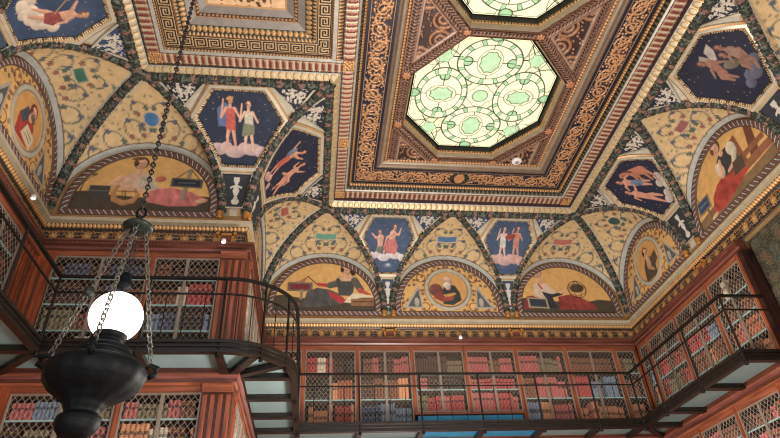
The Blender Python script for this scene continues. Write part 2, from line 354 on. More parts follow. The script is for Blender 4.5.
_rin = o_rinceau()
def far_rin(u, w, W):
    rgb, h = _rin(u, w, W); Y = (w - .5) * W; cv = Cv(u, w, (0, 0, 0)); cv.rgb = rgb; cv.h = h; q = np.hypot(u, Y * 1.15); F1, e, idv = cells(u, Y, 22, 6)
    cv.sd(q - .21, (40, 44, 36), .01, .01); cv.mix(((q < .21) & (F1 < .35)) * 1., (70, 82, 62), .02); cv.sd(q - .145, (58, 52, 50), .01, .0)
    sh = np.maximum(np.abs(u) - .10 * (.75 + .35 * np.cos(Y * 16)), np.abs(Y) - .14); cv.sd(sh, (218, 150, 92), .012, .02); return cv.rgb, cv.h
rect_band('scroll_frieze', RM, .475, .33, .945, .33, o_rinceau(), .0105, ceil, G_, (0, 1, 3)); rect_band('scroll_frieze', RM, .475, .33, .945, .33, far_rin, .0105, ceil, G_, (2,))
rect_band('inner_moulding', RM, .945, .33, 1.02, .36, o_round((128, 104, 82), .02), R_, ceil, G_)
rect_band('inner_moulding', RM, 1.02, .36, 1.09, .39, o_round((164, 146, 122), .02), R_, ceil, G_)
rect_band('inner_moulding', RM, 1.09, .39, 1.15, .40, o_beads((222, 156, 82), (54, 44, 34), .062, .44), R_, ceil, G_)
# coffer field with octagonal openings
PH = .40; OX = (X2 + X4) / 2; OCY = (7.27, 4.21, 1.15); RX, RY = 1.37, 1.46; GX, GY = 1.30, 1.375; GH = .62
T8 = math.tan(PI / 8)
def octd(x, y, rx, ry):       # signed: <0 inside, metric-ish
    a = np.abs(x) / rx; b_ = np.abs(y) / ry
    return (np.maximum(np.maximum(a, b_), (a + b_) / (1 + T8)) - 1) * rx
def field(u, v):
    X, Y = u, v; cv = Cv(X, Y, (112, 80, 62)); cv.px = .012; best = np.full(X.shape, 9.); bx = 0 * X; by = 0 * X
    for cy in OCY:
        d = octd(X - OX, Y - cy, RX, RY); w = d < best; best = np.where(w, d, best); bx = np.where(w, X - OX, bx); by = np.where(w, Y - cy, by)
    ax, ay = np.abs(bx), np.abs(by)
    # corner triangle scroll panels
    ang = np.arctan2(ay, ax); diag = (ax / RX + ay / RY) / (1 + T8)
    rib = .19
    tri = (best > rib + .04) & (np.abs(X - OX) < (X4 - X2) / 2 - 1.15 - .03 - .17)
    edge = (X4 - X2) / 2 - 1.15 - np.abs(X - OX)
    # leaf chain on ribs
    def chain(d, s, wd):
        p = .062; y = np.abs(d - wd / 2); x = (s / p + y / p) % 1; ok = (d > 0) & (d < wd)
        return ok, (x < .5) & (y < wd * .3) & (y > wd * .04), y > wd * .40
    sdir = np.where(diag > np.maximum(ax / RX, ay / RY), (ax - ay) * .7, np.where(ax / RX > ay / RY, ay, ax))
    ok, dk, ed = chain(best, sdir, rib)
    cv.mix(ok * 1., (146, 106, 82), .02); cv.mix((ok & dk) * 1., (50, 34, 32), .008); cv.mix((ok & ed) * 1., (116, 70, 50), .03)
    ok2, dk2, ed2 = chain(edge, Y, .17); cv.mix(((edge < .17) & ~ok) * 1., (142, 104, 82), .02); cv.mix((ok2 & dk2 & ~ok) * 1., (56, 38, 34), .008)
    gap = np.full(X.shape, 9.)
    a = scroll(bx * 1.0 + .1, by + .1, .44, .46, 5, .1) * 1.
    q = np.minimum(np.hypot(ax - 1.30, ay - 1.02), np.hypot(ax - 1.02, ay - 1.34)); th = np.arctan2(ay - 1.12, ax - 1.12); spr = (q / .2 * 2.2 - th / (2 * PI)) % 1
    a = np.maximum(a * .8, ((np.abs(spr - .5) < .28) & (q < .2)) * 1.)
    cv.mix(tri * 1., (74, 52, 50), -.012); v_ = fbm(X, Y, 24, 3); F1, e, idv = cells(X, Y, 17, 8); a = np.maximum(a, ((F1 < .34) & (idv > .5) & (q > .2)) * .9); cv.mix(tri * a, lin((178, 122, 80)) * (.75 + .5 * v_)[..., None], .012)
    be = (best > rib) & (best < rib + .035) & (edge > .17); cv.mix(be * 1., (176, 148, 130), .02)
    be = (edge > .17) & (edge < .2) & (best > rib); cv.mix(be * 1., (176, 148, 130), .02)
    # rosettes at octagon vertices
    for sx in (1, -1):
        for (vx, vy) in ((RX + .09, RX * T8 + .02), (RX * T8 + .04, RY + .09)):
            r = np.hypot(ax - vx, ay - vy); th = np.arctan2(ay - vy, ax - vx)
            cv.sd(r - .095, (110, 62, 42), .01, .03); cv.sd(r - .082 * (.86 + .14 * np.cos(th * 8)), (204, 138, 90), .012, .045)
    return cv.rgb, cv.h, best
x0, x1, y0, y1 = RM[0] + 1.15, RM[1] - 1.15, YN + 1.15, Y2 - 1.15
res = .0115; us = np.linspace(x0, x1, int((x1 - x0) / res)); vs = np.linspace(2.6, y1, int((y1 - 2.6) / res))
U, V = np.meshgrid(us, vs); rgb, h, best = field(U, V); co = np.stack([U, V, H + PH - h], -1).reshape(-1, 3); n, k = U.shape; idx = np.arange(n * k).reshape(n, k)
F = np.stack([idx[:-1, :-1].ravel(), idx[:-1, 1:].ravel(), idx[1:, 1:].ravel(), idx[1:, :-1].ravel()], 1); keep = (best.ravel()[F] > -.012).all(1); F = F[keep]
used = np.unique(F); mp = np.zeros(len(co), int); mp[used] = np.arange(len(used))
raw('coffer_field', co[used], mp[F], rgb.reshape(-1, 3)[used], G_, ceil)
mb = MB(); mb.box(x0, x1, y0, 2.6, H + PH, H + PH + .05); mb.build('coffer_field', M['wooddark'], ceil)
def octo(cx, cy, rx, ry, z):
    return [(cx + sx * rx, cy + sy * ry, z) for sx, sy in ((1, -T8), (1, T8), (T8, 1), (-T8, 1), (-1, T8), (-1, -T8), (-T8, -1), (T8, -1))]
def oct_band(cx, cy, r0, z0, r1, z1, orn, res):
    a = octo(cx, cy, *r0, z0); b_ = octo(cx, cy, *r1, z1)
    return [strip('', a[i], a[(i + 1) % 8], b_[i], b_[(i + 1) % 8], orn, res, None, None) for i in range(8)]
def leaded(cx, cy):
    def pf(U, V):
        x = (U - cx) / GX; y = (V - cy) / GY; cv = Cv(x, y, (224, 228, 190)); cv.px = .012
        t = fbm(x, y, 3, 1); cv.mix(np.clip((t - .45) * 3, 0, 1) * .6, (214, 216, 184)); cv.mix(np.clip(vnoise(x, y, 2.2, 6) - .5, 0, 1), (226, 206, 160))
        LD = (40, 44, 36); GR = (172, 206, 166); G2 = (152, 190, 148)
        lines = np.full(x.shape, 9.)
        def ring(ex, ey, rx, ry, rot=0.):
            ca, sa = math.cos(rot), math.sin(rot); dx = x - ex; dy = y - ey; u_ = (dx * ca + dy * sa) / rx; v_ = (-dx * sa + dy * ca) / ry
            return (np.hypot(u_, v_) - 1) * min(rx, ry), np.arctan2(v_, u_)
        thick = []; occ = np.zeros(x.shape, bool)
        def L(d, w=.011):
            w = w * .7
            cv.sd(np.abs(d) - w, LD, .012)
        # background web of curved leads
        r0 = np.hypot(x, y); th0 = np.arctan2(y, x)
        for kx, ky in ((.78, .78), (-.78, .78), (.78, -.78), (-.78, -.78)):
            d, t_ = ring(kx, ky, .30, .30); L(d, .007)
            hexs = np.hypot(x - kx * .80, y - ky * .80); tt = np.arctan2(y - ky * .8, x - kx * .8); dd = hexs - .10 * (1 + .12 * np.cos(6 * tt)); cv.sd(dd, GR, .012); L(dd, .006)
            for a0 in (0, 1, 2, 3, 4, 5):
                sp = np.abs(np.sin(tt * 1 - a0 * PI / 3) * hexs); m = (hexs > .11) & (hexs < .27) & (np.cos(tt - a0 * PI / 3) > 0); cv.mix((m & (sp < .007)) * 1., LD)
            d, t_ = ring(kx * .62, ky * .62, .42, .16, math.atan2(ky, kx)); L(d, .006)
            d, t_ = ring(kx * 1.05, ky * .38, .40, .20, math.atan2(ky, kx) + .5); L(d, .006)
            d, t_ = ring(kx * .38, ky * 1.05, .40, .20, math.atan2(ky, kx) - .5); L(d, .006)
        big = [(0, .56, .44, .36), (0, -.56, .44, .36), (-.56, 0, .36, .44), (.56, 0, .36, .44)]
        for ex, ey, rx, ry in big:
            d, t_ = ring(ex, ey, rx, ry); ins = np.clip(.5 - d / .012, 0, 1); cv.mix(ins, (230, 230, 194))
            k_ = (t_ / (2 * PI) * 12 + .25) % 1; d2, t2 = ring(ex, ey, rx * .80, ry * .74); rg = (d < 0) & (d2 > 0)
            cv.mix((rg & (np.abs(k_ - .5) < .13)) * 1., G2); cv.mix((rg & (np.abs(np.abs(k_ - .5) - .14) < .022)) * 1., LD); L(d, .012); L(d2, .009)
            if rx > ry: mm = [(-1, 0), (1, 0)]
            else: mm = [(0, -1), (0, 1)]
            for sx, sy in mm:
                d, t_ = ring(ex + sx * rx * .70, ey + sy * ry * .70, .07, .07); cv.mix(((d < 0) & (d2 < 0)) * 1., G2); cv.sd(np.maximum(np.abs(d) - .008, d2), LD, .01)
            cross = ((np.abs(x - ex) < .007) | (np.abs(y - ey) < .007)) & (d2 < 0)
            d3, t3 = ring(ex, ey, .145 if rx > ry else .175, .175 if rx > ry else .12); cv.mix((cross & (d3 > .02)) * 1., LD)
            cv.sd(d3 - .025, (226, 226, 190), .01); L(d3 - .025, .006); oc = d3 + .018 * np.abs(np.cos(4 * t3)); cv.sd(oc, GR, .012); L(oc, .008)
        d, t_ = ring(0, 0, .19, .19); dd = r0 - .155 * (1 + .25 * np.abs(np.cos(2 * th0))); cv.sd(dd, (236, 236, 196), .01); L(dd, .007); d, t_ = ring(0, 0, .11, .10); cv.sd(d, GR, .01); L(d, .008)
        for ex, ey in ((0, .95), (0, -.95), (.95, 0), (-.95, 0)):
            d, t_ = ring(ex, ey, .085, .065); cv.sd(d, G2, .01); L(d, .01)
        d = octd(U - cx, V - cy, GX, GY); cv.mix((d > -.028) * 1., (14, 14, 12)); cv.mix(((d < -.04) & (d > -.05)) * 1., LD)
        return cv.rgb, cv.h
    us = np.linspace(cx - GX, cx + GX, 330); vs = np.linspace(cy - GY, cy + GY, 330); U, V = np.meshgrid(us, vs); rgb, h = pf(U, V)
    # clamp the sheet to the octagon
    d = octd(U - cx, V - cy, GX, GY); k = 1 / (1 + np.maximum(d, 0) / GX); U = cx + (U - cx) * k; V = cy + (V - cy) * k
    co = np.stack([U, V, 0 * U + H + GH], -1).reshape(-1, 3); n, m_ = U.shape; idx = np.arange(n * m_).reshape(n, m_)
    F = np.stack([idx[:-1, :-1].ravel(), idx[:-1, 1:].ravel(), idx[1:, 1:].ravel(), idx[1:, :-1].ravel()], 1); keep = (d.ravel()[F] < .02).any(1); F = F[keep]
    used = np.unique(F); mp = np.zeros(len(co), int); mp[used] = np.arange(len(used)); return co[used], mp[F], rgb.reshape(-1, 3)[used]
for i, cy in enumerate(OCY):
    w = empty('window_%d' % (i + 1), (OX, cy, H + GH)); tag(w, kind='structure')
    if i < 2:
        raw('leaded_glass', *leaded(OX, cy), M['glassart'], w)
    else:
        a = octo(OX, cy, GX, GY, H + GH); raw('leaded_glass', np.array(a), np.array([[7, 6, 5, 4, 3, 2, 1, 0]]), np.tile(lin((225, 230, 185)), (8, 1)), M['glassart'], w)
    it = oct_band(OX, cy, (RX, RY), H + PH, (RX - .035, RY - .045), H + PH + .09, o_round((160, 138, 110), .02), .012)
    it += oct_band(OX, cy, (RX - .035, RY - .045), H + PH + .09, (RX - .05, RY - .06), H + PH + .15, o_dentil((222, 160, 88), (60, 40, 26), .055), .01)
    it += oct_band(OX, cy, (RX - .05, RY - .06), H + PH + .15, (GX, GY), H + GH - .005, o_plain((26, 22, 18)), .2)
    it += oct_band(OX, cy, (RX + .03, RY + .03), H + PH - .03, (RX, RY), H + PH - .03, o_plain((120, 76, 54)), .2)
    it += oct_band(OX, cy, (RX, RY), H + PH - .03, (RX, RY), H + PH, o_plain((120, 76, 54)), .2)
    multi('window_frame', it, G_, w)
# ---- left section with the key-pattern panel
RL = (X1, X2 + .02, 1.8, Y1)
rect_band('egg_moulding', RL, 0, 0, .12, .06, o_egg, R_, ceil, G_, (3,))
multi('egg_moulding', [strip('', (X2, Y1, H), (X1, Y1, H), (X2 + .125, Y1 - .12, H + .1), (X1 + .12, Y1 - .12, H + .06), o_egg, R_, None, None)], G_, ceil)
def lband(name, o0, h0, o1, h1, orn, res, ox=0.):
    # the right-hand frame of this panel starts at the shared fluted band, so shift that side outwards
    a = rect_corners(*RL, o0, h0); b_ = rect_corners(*RL, o1, h1); s = .345
    def sh(c, lim): return [(x + s if x > -1 else x, y, z) for x, y, z in c]
    a = sh(a, 0); b_ = sh(b_, 0); it = [strip(name, a[i], a[(i + 1) % 4], b_[i], b_[(i + 1) % 4], orn, res, None, None) for i in (0, 1, 2, 3)]
    return multi(name, it, G_, ceil)
def lfl(name, o0, h0, o1, h1, orn, res):
    a = rect_corners(*RL, o0, h0); b_ = rect_corners(*RL, o1, h1)
    xe = X2 + .14
    it = []
    for i in (0, 2, 3):
        A, B, c, d = list(a[i]), list(a[(i + 1) % 4]), list(b_[i]), list(b_[(i + 1) % 4])
        for p in (A, B, c, d):
            if p[0] > -1: p[0] = xe
        it.append(strip(name, A, B, c, d, orn, res, None, None))
    return multi(name, it, G_, ceil)
lfl('fluted_band', .13, .10, .33, .11, o_red, R_)
lfl('fluted_band_edge', .33, .11, .385, .12, o_plain((186, 184, 174)), .2)
s_ = .345
lband('bead_moulding', .385, .12, .42, .14, o_beads((200, 148, 80), (70, 48, 34), .05), R_)
lband('key_frieze', .42, .16, .655, .16, o_key, .0075)
lband('bead_moulding', .655, .16, .715, .17, o_leaf((206, 160, 92), (50, 54, 48), .06), R_)
lband('bead_moulding', .715, .17, .82, .20, o_beads((206, 154, 84), (44, 66, 58), .085, .42), R_)
lband('grey_moulding', .82, .20, .93, .25, o_plain((158, 152, 144)), .1)
lband('bead_moulding', .93, .25, .985, .27, o_dentil((196, 150, 90), (80, 50, 40), .06), R_)
lband('grey_moulding', .985, .27, 1.09, .31, o_plain((152, 146, 140)), .1)
lband('grey_moulding', 1.09, .31, 1.12, .315, o_plain((210, 160, 96)), .1)
for gx, gy in ((X1 + .235, Y1 - .235), (X2 + .243, Y1 - .235), (X2 + .243, Y2 - .243), (X4 - .243, Y2 - .243), (X2 + .243, 8.2)):
    def gb(U, V, gx=gx, gy=gy):
        cv = Cv(U - gx, V - gy, (206, 146, 78)); F1, e, idv = cells(U, V, 26, 4); cv.mix((F1 < .3) * 1., (236, 184, 112), .012); cv.mix((e < .1) * 1., (140, 90, 48)); return cv.rgb, cv.h
    zz = (.085 if gx < 0 else .155); k_ = .1
    grid('gold_boss', lambda U, V, h: (U, V, H + zz - h), np.linspace(gx - k_, gx + k_, 18), np.linspace(gy - k_, gy + k_, 18), gb, G_, ceil, False, .02)
def centre_panel(U, V):
    X = (U - (X1 + X2 + s_) / 2); Y = V - 4.2; cv = Cv(X, Y, (240, 196, 140)); F1, e, idv = cells(U, V, 11, 2); q = np.hypot(np.abs(X) % .5 - .25, np.abs(Y) % .5 - .25)
    a = (fbm(U, V, 5, 3) > .5) & (F1 < .35); cv.mix(a * (np.abs(X) < .4), (96, 62, 44)); return cv.rgb, cv.h
grid('centre_panel', lambda U, V, h: (U, V, H + .315 + 0 * U), np.linspace(X1 + 1.12, X2 + .02 + s_ - 1.12, 60), np.linspace(1.8 + 1.12, Y1 - 1.12, 110), centre_panel, FR, ceil)
# ------------------------------------------------------------------ garland tubes
def garland(path, r, name='garland_rib', parent=None, ulen=None):
    P = np.array(path, float); seg = np.linalg.norm(np.diff(P, axis=0), axis=1); s = np.concatenate([[0], np.cumsum(seg)]); Ltot = s[-1]
    n = max(12, int(Ltot / .017)); t = np.linspace(0, Ltot, n); Q = np.stack([np.interp(t, s, P[:, i]) for i in range(3)], 1)
    T = np.gradient(Q, axis=0); T /= np.linalg.norm(T, axis=1)[:, None]; up = np.array([0, 0, 1.]); 
    Xv = np.cross(T, up); nn = np.linalg.norm(Xv, axis=1)[:, None]; Xv = Xv / np.maximum(nn, 1e-6); Yv = np.cross(Xv, T)
    m = 22; a = np.linspace(0, 2 * PI, m, endpoint=False); A, TT = np.meshgrid(a, t); rgb, h = o_garland(TT, A / (2 * PI), 2 * PI * r); R = r * .88 + h
    co = Q[:, None, :] + Xv[:, None, :] * (R * np.cos(A))[..., None] + Yv[:, None, :] * (R * np.sin(A))[..., None]
    idx = np.arange(n * m).reshape(n, m); j = np.roll(idx, -1, 1); F = np.stack([idx[:-1].ravel(), j[:-1].ravel(), j[1:].ravel(), idx[1:].ravel()], 1)
    return raw(name, co.reshape(-1, 3), F, rgb.reshape(-1, 3), FR, parent)
gz = H - .0; gr = .08
g_ = .06
for A, B in (((X2 - g_, Y2 + g_), (X4 + g_, Y2 + g_)), ((X4 + g_, Y2 + g_), (X4 + g_, 2.0)), ((X2 - g_, Y2 + g_), (X2 - g_, Y1 + g_)), ((X1 - g_, Y1 + g_), (X2 - g_, Y1 + g_)), ((X1 - g_, Y1 + g_), (X1 - g_, 2.0))):
    garland([(A[0], A[1], gz), (B[0], B[1], gz)], gr, 'garland_border', ceil)
# =================================================================== VAULT
AR = 1.27; ZT = 1.38
cl = lambda th: (D * (1 - math.cos(th)), ZS + HZ * math.sin(th))
def groin(W, uc, a, side):
    return [W.p(uc + side * a * math.cos(t), *cl(t)) for t in np.linspace(.02, PI / 2, 24)]
YTAB = np.linspace(0, PI / 2, 200); YARC = np.concatenate([[0], np.cumsum(np.hypot(np.diff(D * (1 - np.cos(YTAB))), np.diff(HZ * np.sin(YTAB))))])
arc = lambda th: np.interp(th, YTAB, YARC); tharc = lambda y: np.interp(y, YARC, YTAB)
def arabesque(cv, X, Y, cart):
    # slender teal scrolls, leaves and berries on gold
    v = fbm(X, Y, 2.2, 5); cv.mix(np.clip(v, 0, 1) * .35, (226, 186, 120))
    ax = np.abs(X); s = lambda d, c, w=.012: cv.sd(d - w, c, .014)
    TE = (86, 100, 90); BL = (82, 92, 114); RD = (146, 92, 76)
    for cx, cy, r in ((.30, .42, .15), (.18, .80, .12), (.62, .16, .15), (.42, 1.02, .1), (.86, -.16, .13), (.12, .42, .1)):
        d = np.abs(np.hypot(ax - cx, Y - cy) - r); th = np.arctan2(Y - cy, ax - cx); ok = np.where(th > -1.2, 0, .1); s(d + ok, TE, .012)
        for k in range(3):
            a = 1.0 + k * 2.0; lx, ly = cx + r * math.cos(a), cy + r * math.sin(a); q = np.hypot(ax - lx, Y - ly); t2 = np.arctan2(Y - ly, ax - lx)
            cv.sd(q - .052 * (.6 + .4 * np.abs(np.sin(t2 * 2.5 + k))), (BL, TE, RD)[k], .012)
    F1, e, idv = cells(ax + 3, Y, 10, 11); cv.mix(((F1 < .24) & (idv > .78)) * .7, TE); cv.mix(((F1 < .13) & (idv < .15)) * .8, RD)
    cy = .62; kind, c = cart
    if kind == 'rect': d = np.maximum(ax - .13, np.abs(Y - cy) - .075)
    elif kind == 'wide': d = np.maximum(ax - .22, np.abs(Y - cy) - .07)
    else: d = np.hypot(X, Y - cy) - .12
    cv.sd(d - .03, (196, 176, 136), .012); cv.sd(d, c, .012)
def severy(W, uc, aL, aR, cart, fine=True):
    n = 150 if fine else 40; ph = np.linspace(0.001, PI - .001, n); ts = np.linspace(0, 1, 80 if fine else 8)
    def f(P_, T, h):
        a = np.where(P_ < PI / 2, aL, aR); th = np.minimum(P_, PI - P_); c = np.cos(th); sg = np.where(P_ < PI / 2, -1, 1)
        uA = uc + sg * a * c; zA = ZS + ZT * np.sin(th); dG = D * (1 - c); zG = ZS + HZ * np.sin(th)
        T2 = T; u = uA; dep = dG * T2; z = zA * (1 - T2) + zG * T2 + .10 * np.sin(T * PI) * np.sin(th)
        return W.p(u, dep, z)
    def paint(P_, T):
        a = np.where(P_ < PI / 2, aL, aR); th = np.minimum(P_, PI - P_); c = np.cos(th); sg = np.where(P_ < PI / 2, -1, 1)
        X = sg * a * c; Y = (T * np.hypot(D * (1 - c), (HZ - ZT) * np.sin(th))); X2_ = X; L = np.hypot(D * (1 - c), (HZ - ZT) * np.sin(th))
        cv = Cv(X, Y, (206, 176, 122)); cv.px = .012; Yp = ZT * np.sin(th) - ZT + Y + .12
        arabesque(cv, X, Yp, cart); cv.mix((Y < .085) * 1., (176, 178, 170), .012); cv.mix((np.abs(Y - .095) < .01) * 1., (120, 96, 66))
        e = (L - Y) * (.55 + .45 * c); cv.mix(((L - Y) * 1.0 < .16) * 1., (184, 182, 168), .01); return cv.rgb, cv.h
    return grid('vault_web', f, ph, ts, paint, FR, ceil)
def bands(lo, hi, n): return np.linspace(lo, hi, n)
# ------------------------------------------------------------------ murals
def fig(cv, S, ox, oy, sc, parts):
    """parts: list of ('e',x,y,rx,ry,rot,col) ('c',x0,y0,x1,y1,r0,r1,col) ('p',pts,col[,folds])"""
    for p in parts:
        if p[0] == 'e': cv.ell(ox + p[1] * sc, oy + p[2] * sc, p[3] * sc, p[4] * sc, p[6], p[5])
        elif p[0] == 'c': cv.cap(ox + p[1] * sc, oy + p[2] * sc, ox + p[3] * sc, oy + p[4] * sc, p[5] * sc, p[6] * sc, p[7])
        else: cv.poly([(ox + a * sc, oy + b_ * sc) for a, b_ in p[1]], p[2], p[3] if len(p) > 3 else .3)
def gold_ground(cv, X, Y):
    v = fbm(X, Y, 4, 3); cv.mix(np.clip(v * 1.1 - .1, 0, 1) * .6, (240, 190, 100)); F1, e, idv = cells(X, Y, 24, 2); cv.mix((e < .06) * .18, (150, 100, 46))
# lunette coordinates: x -1..1 of half width 1.07, y 0..~1.1
DKG = (62, 58, 50); SLATE = (66, 66, 74)
def head(x, y, r, hair, face=SKIN, dirx=0.):
    return [('e', x, y + r * .12, r * 1.05, r * 1.12, 0, hair), ('e', x + dirx * r * .3, y - r * .08, r * .78, r * .95, 0, face), ('e', x - r * .62 + dirx * r * .2, y - r * .05, r * .3, r * .5, 0, hair),
            ('e', x + dirx * r * .45 - r * .22, y, r * .11, r * .06, 0, (60, 40, 34)), ('e', x + dirx * r * .45 + r * .24, y, r * .11, r * .06, 0, (60, 40, 34)),
            ('c', x + dirx * r * .5, y - r * .05, x + dirx * r * .55, y - r * .3, r * .06, r * .09, (200, 142, 108)), ('e', x + dirx * r * .4, y - r * .5, r * .18, r * .06, 0, (150, 64, 58))]
GROUND = [('p', [(-1.1, -.1), (-1.1, .30), (-.85, .33), (-.5, .27), (-.1, .24), (.3, .22), (.7, .30), (1.1, .27), (1.1, -.1)], (78, 68, 54), .2)]
MUR = {}
MUR['writer'] = GROUND + [
    ('p', [(-.75, .42), (-.25, .42), (-.25, .62), (-.75, .62)], (110, 100, 90)), ('p', [(-.70, .46), (-.30, .46), (-.30, .58), (-.70, .58)], (128, 44, 50)), ('c', -.47, .42, -.47, .25, .035, .03, (150, 132, 104)),
    ('p', [(-.62, .63), (-.5, .66), (-.3, .80), (-.38, .68), (-.42, .62)], (176, 112, 72)), ('c', -.35, .76, -.16, .58, .012, .012, (96, 60, 40)),
    ('p', [(-.6, .12), (-.42, .18), (-.36, .40), (-.16, .50), (.1, .46), (.3, .36), (.34, .14), (.0, .08), (-.35, .06)], (84, 82, 84), .45), ('e', -.56, .13, .07, .03, 0, (190, 88, 50)),
    ('c', -.14, .58, .08, .55, .035, .045, (188, 52, 52)), ('c', .1, .56, .3, .62, .07, .08, (92, 92, 84)), ('p', [(.05, .44), (.35, .3), (.45, .18), (.3, .15), (.12, .28)], (180, 46, 50), .3),
    ('p', [(.22, .70), (.28, .33), (.55, .32), (.62, .70), (.5, .78), (.3, .78)], (78, 78, 78), .3), ('p', [(.27, .74), (.33, .66), (.52, .66), (.58, .74), (.5, .79), (.34, .79)], SKIN, .1),
    ('c', .43, .76, .43, .90, .05, .045, SKIN)] + head(.43, .93, .115, (70, 44, 34), SKIN, -.3) + [('e', .57, .86, .05, .07, 0, (64, 44, 36)),
    ('c', .60, .68, .72, .46, .075, .07, (96, 92, 84)), ('c', .70, .46, .90, .35, .045, .03, (196, 72, 60)), ('p', [(.38, .18), (.55, .38), (.95, .34), (1.0, .30), (.7, .28), (.5, .16)], (226, 210, 172), .15),
    ('p', [(.52, .10), (.52, .26), (.98, .27), (.98, .10)], (150, 104, 66), .2), ('c', .55, .19, .96, .20, .012, .012, (90, 60, 40))]
MUR['globe'] = GROUND + [('p', [(-1.0, .06), (-.86, .36), (-.6, .4), (-.5, .1)], (140, 48, 50), .3),
    ('p', [(-.2, .06), (-.18, .36), (.1, .42), (.3, .36), (.62, .16), (.6, .06)], (150, 54, 46), .45),
    ('p', [(-.70, .36), (-.66, .66), (-.5, .72), (-.36, .6), (-.30, .36), (-.5, .3)], (214, 190, 162), .25), ('p', [(-.5, .74), (-.58, .66), (-.5, .52), (-.4, .62)], (190, 70, 58), .1), ('p', [(-.52, .74), (-.54, .66), (-.49, .58), (-.43, .66)], SKIN, .1),
    ('c', -.52, .72, -.52, .84, .045, .045, SKIN)] + head(-.55, .92, .115, (120, 66, 44), SKIN, .5) + [('e', -.62, 1.0, .06, .04, 0, (120, 66, 44)),
    ('c', -.42, .6, -.24, .44, .07, .055, (216, 192, 166)), ('p', [(-.52, .48), (-.3, .42), (-.05, .48), (-.08, .4), (-.3, .34), (-.24, .1), (-.4, .08), (-.44, .3)], (50, 52, 66), .25), ('c', -.1, .46, .02, .5, .03, .025, SKIN),
    ('p', [(-.86, .10), (-.86, .34), (-.44, .32), (-.42, .08)], (170, 152, 116), .1), ('p', [(-.82, .13), (-.82, .31), (-.47, .29), (-.46, .11)], (56, 62, 78), .1),
    ('e', .28, .57, .16, .10, .1, (84, 68, 46))]
MUR['lyre'] = GROUND + [
    ('p', [(.02, .16), (.1, .40), (.4, .44), (.7, .36), (.95, .22), (.8, .10), (.4, .08)], (206, 112, 108), .5), ('e', .86, .20, .09, .04, .2, SKIN),
    ('p', [(-.42, .40), (-.36, .62), (-.2, .72), (.02, .72), (.14, .56), (.16, .38), (-.1, .34)], (216, 176, 144), .2), ('p', [(-.1, .64), (.06, .66), (.2, .42), (.02, .36), (-.14, .5)], (196, 184, 160), .4),
    ('c', -.4, .58, -.5, .46, .06, .05, SKIN), ('c', -.5, .46, -.24, .42, .045, .035, SKIN), ('e', .2, .60, .08, .06, .2, (188, 104, 82)),
    ('c', -.14, .70, -.14, .84, .045, .045, SKIN)] + head(-.14, .90, .11, (92, 60, 38), SKIN, .1) + [('e', -.2, 1.0, .1, .035, .1, (120, 84, 44)), ('c', .0, .88, .06, .82, .02, .015, (70, 64, 60)),
    ('p', [(-.88, .18), (-.80, .24), (-.80, .44), (-.5, .44), (-.5, .18)], (74, 72, 70), .1), ('c', -.82, .34, -.5, .34, .01, .01, (110, 106, 100)),
    ('c', -.40, .44, -.44, .30, .03, .035, (186, 132, 76)), ('c', -.44, .30, -.40, .18, .035, .045, (186, 132, 76)), ('c', -.40, .18, -.27, .12, .045, .05, (186, 132, 76)), ('c', -.27, .12, -.14, .16, .05, .045, (186, 132, 76)), ('c', -.14, .16, -.08, .28, .045, .03, (186, 132, 76)), ('c', -.08, .28, -.14, .38, .03, .02, (186, 132, 76)), ('c', -.38, .34, -.12, .34, .012, .012, (150, 100, 60)), ('c', -.32, .36, -.29, .18, .006, .006, (110, 74, 46)), ('c', -.28, .36, -.24, .18, .008, .008, (96, 62, 40)),
    ('c', .62, .80, .58, .24, .035, .035, (150, 136, 112)), ('p', [(.36, .46), (.36, .64), (.84, .62), (.84, .44)], (92, 88, 84), .1), ('p', [(.40, .49), (.40, .61), (.80, .59), (.80, .47)], (40, 48, 62), .1), ('c', .48, .54, .72, .54, .014, .014, (88, 94, 100)),
    ('c', .44, .64, .60, .80, .008, .008, (90, 70, 50)), ('c', .78, .62, .64, .80, .008, .008, (90, 70, 50)),
    ('c', -.92, .30, -.9, .56, .012, .008, (90, 70, 44)), ('c', -.9, .46, -1.0, .6, .008, .006, (90, 70, 44)), ('c', -.9, .5, -.78, .64, .008, .006, (90, 70, 44)), ('e', -.78, .65, .04, .025, .4, (96, 92, 52))]
